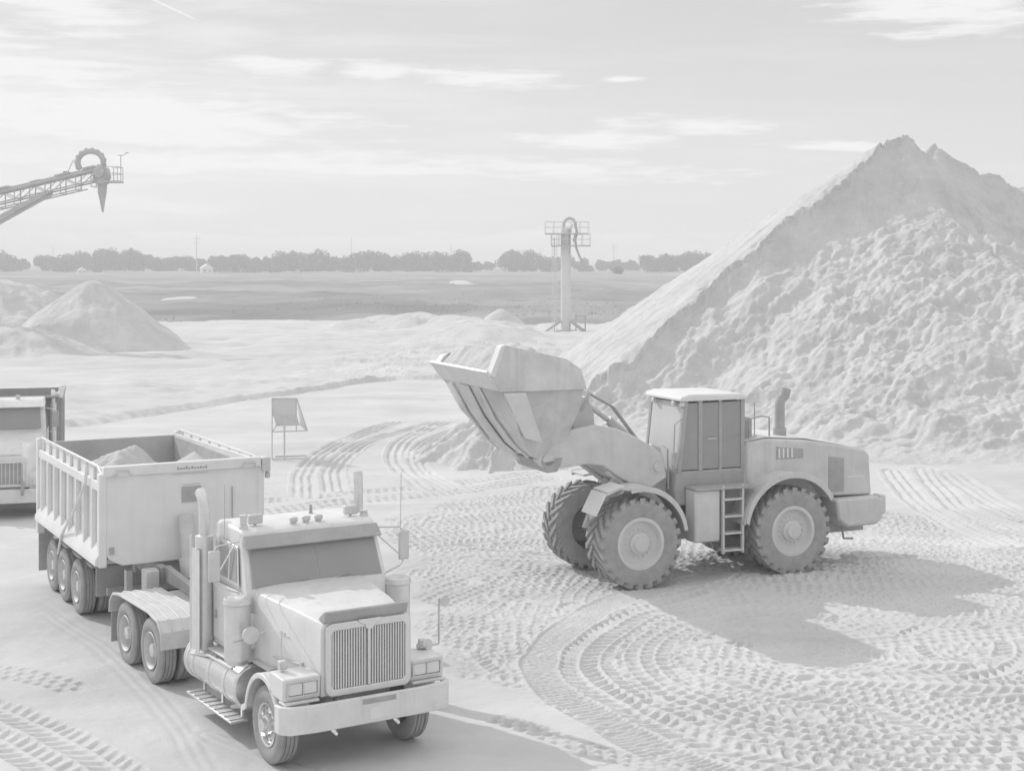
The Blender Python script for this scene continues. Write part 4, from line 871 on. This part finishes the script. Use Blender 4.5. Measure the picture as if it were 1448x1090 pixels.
    for s in (-1, 1):
        arc = [(-1.85 + 1.20 * math.cos(a), .98 + 1.18 * math.sin(a)) for a in np.linspace(R(8), R(150), 20)]
        m = MB(); m.strip(arc, .05, s * .80, s * 1.42, 'x'); m.prism([(y, z + .05) for y, z in arc] + [(-1.85 + (y + 1.85) * .93, .98 + (z - .98) * .93) for y, z in arc[::-1]], s * 1.42, s * 1.46, 'x'); m.build('rear_fender', M['loader'], t, .01)
        arc = [(1.85 + 1.12 * math.cos(a), .98 + 1.10 * math.sin(a)) for a in np.linspace(R(78), R(172), 14)]
        m = MB(); m.strip(([(2.65, 1.98), (2.3, 2.10)] if s < 0 else []) + arc, .05, s * .78, s * 1.42, 'x'); m.prism([(y, z + .04) for y, z in arc] + [(1.85 + (y - 1.85) * .93, .98 + (z - .98) * .93) for y, z in arc[::-1]], s * 1.42, s * 1.45, 'x'); ff = m.build('front_fender', M['loader'], t, .01)
        if s < 0:
            m = MB(); m.prism([(2.62, 2.0), (2.66, 2.02), (2.90, 1.58), (2.86, 1.56)], s * .78, s * 1.42, 'x'); m.build('fender_flap', M['loader_light'], ff, .006)
            m = MB(); m.box((s * 1.1, 2.42, 2.09), (.62, .42, .03), (R(-14), 0, 0)); m.build('fender_step', M['loader_light'], ff, .006)
        m = MB(); m.bx(s * .88, s * 1.30, -.12, .50, .82, 1.92); m.build('side_tank', M['loader'], t, .04)
        m = MB()
        for y in (-.18, -.66): m.bx(s * 1.26, s * 1.34, y - .025, y + .025, .55, 2.0)
        for k in range(4): m.bx(s * 1.12, s * 1.36, -.66, -.18, .60 + k * .36, .64 + k * .36)
        m.build('ladder', M['steel'], t, .006)
        m = MB(); m.bx(s * .88, s * 1.36, -.95, .5, 1.92, 1.97); m.build('walkway', M['dark'], t, .01)
        m = MB(); m.tube([(s * 1.33, -.7, 1.97), (s * 1.33, -.7, 2.75), (s * 1.2, -.9, 2.95), (s * .9, -1.25, 2.95)], .022, 8); m.build('handrail', M['dark'], t)
        m = MB(); m.tube([(s * .7, -1.72, 2.88), (s * .7, -1.72, 3.32), (s * .7, -1.5, 3.36), (s * .7, -1.2, 3.30), (s * .7, -1.2, 2.88)], .02, 8); m.build('hood_rail', M['dark'], t)
    m = MB(); m.bx(-.6, .0, -1.36, -1.0, 2.85, 3.32); m.build('air_intake', M['dark'], t, .05)
    m = MB(); m.cyl((-.45, -1.5, 2.88), (-.45, -1.5, 3.65), .012, n=6); m.build('antenna', M['dark'], t)
    m = MB(); m.cyl((-.3, -2.25, 2.8), (-.3, -2.25, 3.02), .15, n=16); m.tube([(-.3, -2.25, 2.95), (-.3, -2.25, 3.55), (-.3, -2.28, 3.66), (-.3, -2.38, 3.74), (-.3, -2.42, 3.9)], .115, 14); m.build('exhaust_stack', M['dark'], t)
    m = MB(); m.tube([(-.9, .55, 1.3), (-1.0, .4, 1.1), (-.95, .2, 1.0), (-.8, .1, 1.3)], .03); m.tube([(.5, .6, 1.3), (-.5, .45, 1.2)], .03); m.build('steering_hose', M['dark'], t)
build_loader(WL)
def bload(x, y):
    h = 4.72 + .10 * (y - 4.4) + .30 * (1 - (x / 1.55) ** 2) * np.clip(1 - ((y - 4.3) / 1.1) ** 2, 0, 1) + .07 * fbm(x / .35, y / .35, 4, 311)
    h = h - 1.1 * np.clip(y - 4.92, 0, 1)
    return np.where(y > 5.2, 4.42, h)
o = mesh_heap('sand_load', 'loose heap of sand filling the raised bucket of the wheel loader', 'sand load', WL.location, WL.rotation_euler.z, (-1.5, 1.5, 70), (3.36, 5.24, 44), bload)

# ------------------------------------------------------------------ pipe tower
PT = thing('pipe_tower', 'tall grey steel column with two railed platforms and hose loops on top', 'tower', (4.96, 137, 0))
def build_tower(t):
    m = MB(); m.cyl((0, 0, 0), (0, 0, 9.6), .46, n=24); m.build('column', M['galv'], t)
    m = MB(); m.cyl((-1.05, -.1, 0), (-1.05, -.1, 8.8), .045, n=8)
    for k in range(26): m.box((-1.05, -.25, .3 + k * .33), (.45, .03, .03))
    for x in (-1.27, -.83): m.cyl((x, -.25, .1), (x, -.25, 9.4), .025, n=5)
    m.build('ladder', M['galv'], t)
    for z, x0, x1 in ((9.15, -1.9, 2.1), (8.05, -1.35, 2.25)):
        m = MB(); m.bx(x0, x1, -1.0, 1.0, z - .12, z); pf = m.build('platform', M['rust'], t)
        m = MB()
        for x in np.linspace(x0, x1, 6):
            for y in (-1.0, 1.0): m.cyl((x, y, z), (x, y, z + 1.05), .025, n=5)
        for zz in (.55, 1.05):
            m.tube([(x0, -1, z + zz), (x1, -1, z + zz), (x1, 1, z + zz), (x0, 1, z + zz), (x0, -1, z + zz)], .022, 5)
        m.build('railing', M['galv'], pf)
    m = MB(); a = np.linspace(R(-20), R(205), 14); m.tube([(.35 + .55 * math.cos(k), -.3, 9.9 + .62 * math.sin(k)) for k in a], .13, 8); m.tube([(.9, -.3, 9.9), (1.05, -.4, 9.2), (.85, -.4, 8.6), (.95, -.4, 7.8), (1.25, -.4, 7.0), (1.5, -.4, 6.6)], .10, 8); m.tube([(.4, -.5, 9.2), (.5, -.5, 9.8), (.8, -.5, 10.0), (.95, -.5, 9.3), (.7, -.5, 8.4)], .08, 8); m.build('hose', M['rust'], t)
    m = MB()
    for dx, dy in ((-2.0, -.6), (1.75, -.8), (-.3, 1.9), (1.9, 1.0)): m.prism([(0.3, 1.3), (1.0, .0), (1.0, .12), (.3, .0)], -.05, .05, 'x') if False else m.tube([(dx * .12, dy * .12, 1.2), (dx, dy, .05)], .12, 6); m.box((dx, dy, .06), (.7, .5, .14))
    m.bx(-.9, .9, -.9, .9, 0, .22); m.build('footing', M['rust'], t)
    m = MB(); 
    for x in (.9, 1.75): m.cyl((x, -.9, 0), (x, -.9, 1.7), .07, n=6)
    m.bx(.8, 1.85, -1.0, -.8, 1.45, 1.65); m.build('pipe_stand', M['rust'], t)
build_tower(PT)

# ------------------------------------------------------------------ stacking conveyor
CV = thing('stacking_conveyor', 'dark lattice conveyor boom reaching in over the cone shaped sand pile', 'conveyor', (-31.0, 112, 0))
def build_conveyor(t):
    sl = (12.19 - 13.9) / (-38.6 + 31.0)      # rise per metre towards the tip
    top = lambda x: 13.55 + .235 * x; bot = lambda x: 12.45 + .235 * x - .02 * x * 0
    X0 = -50.0
    m = MB()
    for y in (-.7, .7):
        m.cyl((X0, y, top(X0)), (.2, y, top(.2)), .09, n=6); m.cyl((X0, y, bot(X0) + .3), (-.2, y, bot(-.2) + .3), .06, n=6); m.cyl((X0, y, bot(X0) - .1), (-1.2, y, bot(-1.2) - .1), .05, n=6)
        k = X0; j = 0
        while k < -.4:
            m.cyl((k, y, top(k)), (k, y, bot(k) - .1), .045, n=5); m.cyl((k, y, top(k) if j % 2 else bot(k) + .3), (k + 1.15, y, bot(k + 1.15) + .3 if j % 2 else top(k + 1.15)), .035, n=5); k += 1.15; j += 1
    k = X0
    while k < 0: m.cyl((k, -.7, top(k)), (k, .7, top(k)), .04, n=5); m.cyl((k, -.7, bot(k) - .1), (k, .7, bot(k) - .1), .04, n=5); k += 1.15
    m.build('boom', M['rust'], t)
    m = MB(); m.box((-25, 0, top(-25) + .16), (51.5, 1.1, .10), (0, -math.atan(.235), 0))
    for k in range(22): m.box((-.8 - k * 2.2 + (k % 3) * .2, 0, top(-.8 - k * 2.2) + .28), (.8 + .3 * (k % 2), 1.2, .16), (0, -math.atan(.235), 0))
    m.build('belt', M['rust'], t)
    m = MB(); a = np.linspace(R(-35), R(215), 22); m.tube([(-.78 + .95 * math.cos(k) * 1.02, 0, 14.05 + .85 * math.sin(k)) for k in a], .21, 9); 
    for k in a[::2]: m.cyl((-.78 + .78 * math.cos(k), 0, 14.05 + .68 * math.sin(k)), (-.78 + 1.2 * math.cos(k), 0, 14.05 + 1.1 * math.sin(k)), .12, n=6)
    m.build('cable_loop', M['rust'], t)
    m = MB(); m.cyl((0, -.75, 13.3), (0, .75, 13.3), .42, n=18); m.prism([(-.5, 12.5), (-.45, 13.2), (-.1, 13.9), (.5, 13.6), (.62, 13.0), (.4, 12.4)], -.6, .6, 'y'); m.build('head_drum', M['rust'], t, .03)
    m = MB(); m.cyl((.1, 0, 12.6), (.1, 0, 11.7), .36, .32, 12); m.cyl((.1, 0, 11.7), (.14, 0, 10.3), .30, .06, 12); m.build('discharge_sock', M['rust'], t)
    m = MB(); m.bx(.4, 1.5, -.8, .8, 12.52, 12.66); pf = m.build('platform', M['rust'], t)
    m = MB()
    for x in (.75, 1.45):
        for y in (-.78, .78): m.cyl((x, y, 12.66), (x, y, 13.7), .03, n=5)
    for zz in (13.2, 13.7): m.tube([(.6, -.78, zz), (1.45, -.78, zz), (1.45, .78, zz), (.6, .78, zz)], .025, 5)
    m.build('railing', M['rust'], pf)
    m = MB(); m.cyl((1.42, .3, 12.66), (1.42, .3, 14.6), .035, n=6); m.tube([(1.2, .3, 14.62), (1.6, .3, 14.6), (1.85, .3, 14.78)], .03, 5); m.box((1.9, .3, 14.8), (.22, .12, .06)); m.build('lamp_post', M['rust'], t)
    m = MB(); m.tube([(-2.6, 0, 13.1), (-2.1, 0, 14.2), (-1.7, 0, 14.25), (-1.4, 0, 13.5)], .035, 5); m.box((-2.7, 0, 13.25), (.25, .3, .3)); m.build('guide_bracket', M['rust'], t)
    m = MB()
    for y in (-.9, .9): m.cyl((-3.9, y * .75, 11.75), (-24, y * 2.2, .9), .17, n=8)
    for k in (.3, .6, .9): m.cyl((-3.9 - 20.1 * k, -.675 - k * 1.3, 11.75 - 10.85 * k), (-3.9 - 20.1 * k, .675 + k * 1.3, 11.75 - 10.85 * k), .08, n=6)
    m.build('support_strut', M['rust'], t)
    m = MB()
    for y in (-2.0, 2.0): m.cyl((-24, y - .2, .55), (-24, y + .2, .55), .55, n=20)
    m.build('transport_wheels', M['rubber'], t)
    m = MB(); m.prism([(-51.5, 3.2), (-48.5, 3.2), (-49.4, 1.5), (-50.6, 1.5)], -1.3, 1.3, 'y'); m.bx(-51, -49, -.9, .9, -.1, 1.6); m.build('feed_hopper', M['rust'], t)
build_conveyor(CV)

# ------------------------------------------------------------------ sign stand
SS = thing('sign_stand', 'grey steel viewing stand with a square panel on thin legs beside the haul road', 'stand', (-7.9, 50.3, 0))
def build_sign(t):
    m = MB(); m.bx(-.22, .60, -.02, .0, 1.50, 2.06); m.build('square_panel', M['galv'], t)
    m = MB()
    for x in (-.22, .60): m.cyl((x, -.03, .95 if x > 0 else .0), (x, -.03, 2.09), .022, n=6)
    m.cyl((-.22, -.03, 2.08), (.6, -.03, 2.08), .022, n=6); m.cyl((-.22, -.03, 1.49), (.6, -.03, 1.49), .022, n=6); m.cyl((.2, -.05, 0), (.2, -.05, 1.49), .03, n=8)
    m.tube([(-.22, -.05, .95), (.98, -.05, .99), (.62, .75, 1.10), (-.2, .75, 1.08), (-.22, -.05, .95)], .025, 6)
    m.cyl((.62, -.03, 2.08), (.98, -.05, .99), .022, n=6)
    m.tube([(-.22, -.03, .03), (.2, -.05, .03), (.85, -.05, .05), (.85, .7, .05), (.2, .7, .03), (-.22, .6, .03)], .025, 6)
    m.build('frame', M['steel'], t)
    m = MB(); m.add([(.60, 0, 2.06), (.95, -.03, 1.0), (.62, .72, 1.11), (.62, 0, 2.06), (.97, -.03, 1.0), (.64, .72, 1.11)], [(0, 1, 2), (5, 4, 3), (0, 3, 4, 1), (1, 4, 5, 2), (2, 5, 3, 0)]); m.build('side_sheet', M['steel'], t)
    m = MB(); m.hexa([(-.2, .74, 1.08), (.6, .74, 1.08), (.6, .76, 1.08), (-.2, .76, 1.08), (-.2, .02, 1.50), (.6, .02, 1.50), (.6, .04, 1.50), (-.2, .04, 1.50)]); m.build('sloped_sheet', M['galv'], t)
build_sign(SS)

# ------------------------------------------------------------------ far tree line, poles, house
def tree_meshes(seed, h, w, style):
    r = random.Random(seed); tk = MB(); cr = MB()
    base = h * (.14 if style == 'broad' else .06)
    tk.cyl((0, 0, -.3), (r.uniform(-.2, .2), 0, base * 1.6), .32, .2, 8)
    lobes = []
    for k in range(17):
        a = r.uniform(0, 2 * PI); q = math.sqrt(r.random()); z = r.uniform(base, h * .92); wk = w / 2 * (1 - .55 * abs((z - h * .5) / (h * .55)) ** 2)
        c = Vector((q * wk * math.cos(a), q * wk * math.sin(a), z)); lobes.append((c, r.uniform(.13, .22) * w))
        if k < 7: tk.cyl((0, 0, base), c, .12, .04, 5)
    lobes.append((Vector((0, 0, h * .8)), w * .2)); lobes.append((Vector((w * .05, 0, h * .5)), w * .3))
    for c, q in lobes:
        for j in range(110):
            d = Vector((r.gauss(0, 1), r.gauss(0, 1), r.gauss(0, .8))).normalized(); p = c + d * q * (.82 + .3 * r.random())
            if p.z < base * .5: continue
            e = r.uniform(.3, .62); nrm = (d + Vector((r.gauss(0, 1), r.gauss(0, 1), r.gauss(0, 1) + .3)) * .33).normalized()
            u = nrm.orthogonal().normalized(); v = nrm.cross(u); t_ = r.uniform(0, PI); u, v = (u * math.cos(t_) + v * math.sin(t_)) * e, (v * math.cos(t_) - u * math.sin(t_)) * e
            cr.add([p - u, p - u * .2 + v, p + u, p + u * .2 - v], [(0, 1, 2, 3)])
    me = bpy.data.meshes.new('crown'); me.from_pydata(cr.v, [], cr.f); me.materials.append(M['leaf'])
    return tk.mesh('trunk', M['bark']), me
kinds = []
for k, (h, w, st) in enumerate([(9.5, 15, 'broad'), (8.5, 12, 'broad'), (10.5, 12, 'tall'), (8, 10, 'tall'), (7, 13, 'broad'), (9, 9, 'tall'), (6, 9, 'low'), (11, 14, 'broad')]):
    kinds.append(tree_meshes(400 + k, h, w, st))
TL = {'broad': 'broad crowned dark tree in the distant tree line', 'tall': 'upright rounded tree in the distant tree line', 'low': 'low bushy tree in the distant tree line'}
STY = ['broad', 'broad', 'tall', 'tall', 'broad', 'tall', 'low', 'broad']
def tree(u, Y, k, sc):
    x = (u - 724) / 2100 * Y; z = float(field_height(np.array([x]), np.array([Y]))[0])
    t = thing('tree', TL[STY[k]], 'tree', (x, Y, z), random.uniform(0, 6.28), 'trees along the distant tree line'); sc *= .96; t.scale = (sc, sc, sc * random.uniform(.92, 1.06))
    inst('trunk', kinds[k][0], t); inst('crown', kinds[k][1], t)
spots = [(-14, 700, 0, 1.0), (12, 690, 4, 1.05), (64, 705, 1, .85), (92, 690, 4, 1.0), (110, 720, 0, .95), (135, 700, 2, .8), (150, 690, 0, 1.0), (176, 700, 0, 1.05), (203, 705, 3, .9), (222, 690, 1, .75), (243, 700, 3, .95), (262, 705, 1, .85),
         (310, 690, 3, .95), (328, 700, 5, .9), (345, 700, 2, .8), (362, 695, 6, 1.1), (386, 700, 5, .95), (402, 690, 7, .9), (425, 700, 0, .95), (450, 690, 7, .9), (470, 705, 1, .85), (492, 700, 5, .7), (510, 690, 0, .95), (532, 700, 1, 1.0), (552, 690, 3, .9),
         (575, 700, 0, .9), (598, 700, 4, 1.1), (620, 690, 7, .8), (645, 690, 0, .95), (662, 700, 6, .95), (690, 760, 6, .7), (715, 690, 1, .85), (732, 700, 0, .95), (752, 690, 7, .85), (775, 700, 4, .9), (800, 720, 1, .8), (826, 720, 4, .8), (850, 760, 6, .9),
         (872, 760, 6, .9), (893, 780, 6, .95), (918, 690, 2, .85), (935, 690, 0, .8), (958, 700, 1, .95), (980, 690, 0, .9), (1005, 690, 7, .8), (1030, 700, 0, .9), (-45, 690, 7, 1.0), (-75, 700, 0, 1.0), (875, 560, 6, .45), (35, 850, 6, .6), (300, 760, 6, .6), (676, 780, 6, .7), (280, 712, 3, .8)]
for s_ in spots: tree(*s_)
for k in range(30): tree(36 + k * 22 + random.uniform(-8, 8), random.uniform(715, 745), random.choice([6, 6, 3, 4]), random.uniform(.62, .85))
def pole(u, top, base_Y, lab, arm=True):
    x = (u - 724) / 2100 * base_Y; z0 = .4; zt = CAM_H - (top - 366) / 2100 * base_Y
    t = thing('utility_pole', lab, 'utility pole', (x, base_Y, z0), 0, 'utility poles behind the tree line')
    MB().cyl((0, 0, -.5), (0, 0, zt - z0), .26, .16, 8).build('post', M['wood'], t)
    if arm:
        m = MB(); m.box((0, -.2, zt - z0 - 1.4), (3.2, .15, .22)); m.box((0, -.2, zt - z0 - 3.2), (2.2, .15, .18))
        for q in (-1.5, 0, 1.5): m.cyl((q, -.2, zt - z0 - 1.3), (q, -.2, zt - z0 - .8), .08, n=6)
        m.build('crossarm', M['wood'], t)
pole(278, 333, 640, 'tallest distant utility pole with two crossarms beside the white house')
pole(497, 336, 760, 'thin distant utility pole behind the middle of the tree line', False)
pole(638, 346, 800, 'short thin utility pole between two broad trees', False)
pole(765, 352, 800, 'shortest utility pole just beside the pipe tower', False)
pole(868, 345, 760, 'distant utility pole standing clear over the low trees past the tower', True)
pole(973, 350, 780, 'distant utility pole close to the slope of the huge sand pile', False)
pole(75, 347, 800, 'faint utility pole behind the trees over the cone shaped pile', False)
def house(u, Y, w, h, lab):
    x = (u - 724) / 2100 * Y; t = thing('house', lab, 'house', (x, Y, .4), .35)
    MB().bx(-w / 2, w / 2, -3, 3, 0, h).build('wall', M['white'], t)
    MB().prism([(-w / 2 - .4, h - .02), (w / 2 + .4, h - .02), (0, h + w * .38)], -3.4, 3.4, 'y').build('roof', M['white'], t)
    for q in (-w * .24, w * .22): MB().bx(q - .5, q + .5, -3.06, -3.0, h * .3, h * .7).build('window', M['glass'], t)
house(292, 640, 4.6, 2.4, 'small white gabled house among the distant trees')
house(116, 645, 3.6, 1.3, 'tiny white shed showing between distant tree trunks')

# ------------------------------------------------------------------ thin haze volume added to lighten the far trees
hz = bpy.data.materials.new('added_haze'); hz.use_nodes = True; nt = hz.node_tree; nt.nodes.clear()
ho = nt.nodes.new('ShaderNodeOutputMaterial'); hv = nt.nodes.new('ShaderNodeVolumePrincipled'); nt.links.new(hv.outputs[0], ho.inputs['Volume'])
hv.inputs['Color'].default_value = (.97, .97, .97, 1); hv.inputs['Density'].default_value = .00115; hv.inputs['Anisotropy'].default_value = 0
hb = MB(); hb.bx(-7000, 7000, -400, 8000, -9, 24); o = hb.build('haze', hz); tag(o, 'thin haze added over the whole site to lighten the far trees', 'haze', kind='stuff')

# ------------------------------------------------------------------ light, sky, camera
sun = bpy.data.lights.new('sun', 'SUN'); sun.energy = 2.1; sun.angle = R(.5); sun.color = (1, 1, 1)
so = bpy.data.objects.new('sun', sun); COL.objects.link(so)
el = R(SUN_EL); az = Vector((SUN_AZ[0], SUN_AZ[1], 0)).normalized()
dsun = Vector((az.x * math.cos(el), az.y * math.cos(el), math.sin(el)))
so.rotation_euler = dsun.to_track_quat('Z', 'Y').to_euler(); so.location = (-40, 40, 60)
W = bpy.data.worlds.new('World'); S.world = W; W.use_nodes = True; nt = W.node_tree; nt.nodes.clear()
N = nt.nodes.new; Lk = nt.links.new
out = N('ShaderNodeOutputWorld'); bg = N('ShaderNodeBackground'); Lk(bg.outputs[0], out.inputs[0])
sky = N('ShaderNodeTexSky'); sky.sky_type = 'NISHITA'; sky.sun_disc = False; sky.sun_elevation = el; sky.sun_rotation = math.atan2(az.x, az.y)
sky.air_density = 1.0; sky.dust_density = 1.5; sky.ozone_density = 1.0
bw = N('ShaderNodeRGBToBW'); Lk(sky.outputs[0], bw.inputs[0])
def mth(op, a, b=None, c=None):
    n = N('ShaderNodeMath'); n.operation = op
    for i, q in enumerate((a, b, c)):
        if q is None: continue
        if isinstance(q, (int, float)): n.inputs[i].default_value = q
        else: Lk(q, n.inputs[i])
    return n.outputs[0]
def mrange(x, a, b, c, d, smooth=True):
    n = N('ShaderNodeMapRange'); n.interpolation_type = 'SMOOTHSTEP' if smooth else 'LINEAR'; Lk(x, n.inputs['Value'])
    for k, q in (('From Min', a), ('From Max', b), ('To Min', c), ('To Max', d)): n.inputs[k].default_value = q
    return n.outputs[0]
tc = N('ShaderNodeTexCoord'); sp = N('ShaderNodeSeparateXYZ'); Lk(tc.outputs['Generated'], sp.inputs[0])
A = mth('ARCTAN2', sp.outputs[0], sp.outputs[1]); E_ = mth('ARCSINE', sp.outputs[2])
def wnoise(ka, ke, detail=6, off=0, rough=.55, dist=0.0):
    cb = N('ShaderNodeCombineXYZ'); Lk(mth('MULTIPLY_ADD', A, ka, off), cb.inputs[0]); Lk(mth('MULTIPLY', E_, ke), cb.inputs[1])
    n = N('ShaderNodeTexNoise'); n.inputs['Scale'].default_value = 1; n.inputs['Detail'].default_value = detail; n.inputs['Roughness'].default_value = rough; n.inputs['Distortion'].default_value = dist
    Lk(cb.outputs[0], n.inputs['Vector']); return n.outputs[0]
def blob(u, v, ru, rv, tilt=0):
    a = mth('SUBTRACT', A, math.atan((u - 724) / 2100)); e = mth('SUBTRACT', E_, math.atan((366 - v) / 2100))
    if tilt: e = mth('MULTIPLY_ADD', a, tilt, e)
    d = mth('SQRT', mth('ADD', mth('POWER', mth('MULTIPLY', a, 2100 / ru), 2), mth('POWER', mth('MULTIPLY', e, 2100 / rv), 2)))
    return d
wisps = wnoise(5.5, 42, 8, 3.7, .6, .4); fine = wnoise(22, 150, 6, 9.1, .6)
lowmask = mrange(E_, .0, .22, 1, .75)
leftm = mrange(A, -.32, .10, 1, .18)
c1 = mth('MULTIPLY', mth('MULTIPLY', mrange(wisps, .42, .70, 0, .8), leftm), lowmask)
tot = c1
for (u, v, ru, rv, tl) in [(690, 113, 112, 17, .05), (532, 104, 50, 14, 0), (1005, 179, 125, 13, .06), (1340, 22, 170, 44, .12), (150, 165, 330, 52, .02), (40, 110, 230, 40, .1), (380, 100, 70, 18, .05), (90, 20, 120, 40, .25), (1180, 212, 90, 8, .02), (420, 235, 500, 20, .02), (560, 345, 500, 18, 0), (820, 200, 130, 12, .03), (880, 113, 28, 4, 0), (240, 20, 62, 2.2, .43)]:
    d = mth('ADD', blob(u, v, ru, rv, tl), mth('MULTIPLY_ADD', fine, 2.6, -1.3))
    d = mth('ADD', d, mth('MULTIPLY_ADD', wisps, 2.4, -1.2))
    tot = mth('MAXIMUM', tot, mrange(d, .2, 1.25, .9, 0))
skyv = mth('MULTIPLY', bw.outputs[0], 1.0)
# even pale sky; its unseen upper part is brightened as added fill light
sky_grey = mth('MAXIMUM', mth('MULTIPLY', skyv, SKY_K) if False else skyv, 0.0)
base = N('ShaderNodeMix'); base.data_type = 'FLOAT'; base.inputs[0].default_value = .75; Lk(sky_grey, base.inputs[2])
Lk(mth('ADD', mrange(E_, .0, .18, 8.6, 7.3), mrange(E_, .24, .8, 0, 5.2)), base.inputs[3])
cl = N('ShaderNodeMix'); cl.data_type = 'FLOAT'; Lk(tot, cl.inputs[0]); Lk(base.outputs[0], cl.inputs[2]); cl.inputs[3].default_value = 9.3
Lk(cl.outputs[0], bg.inputs[0]); bg.inputs[1].default_value = .1

cam = bpy.data.cameras.new('camera'); co = bpy.data.objects.new('camera', cam); COL.objects.link(co)
co.location = (0, 0, CAM_H); co.rotation_euler = (PI / 2, 0, 0)
cam.sensor_fit = 'HORIZONTAL'; cam.sensor_width = 36; cam.lens = 36 * 2100 / 1448
cam.shift_y = (366 - 545) / 1448; cam.clip_start = .1; cam.clip_end = 12000
S.camera = co
S.render.resolution_x = 1024; S.render.resolution_y = 770
S.view_settings.view_transform = 'Standard'; S.view_settings.look = 'None'; S.view_settings.exposure = 0; S.view_settings.gamma = 1
try:
    S.cycles.max_bounces = 14; S.cycles.diffuse_bounces = 11; S.cycles.glossy_bounces = 4; S.cycles.volume_bounces = 3; S.cycles.use_denoising = True
except Exception: pass
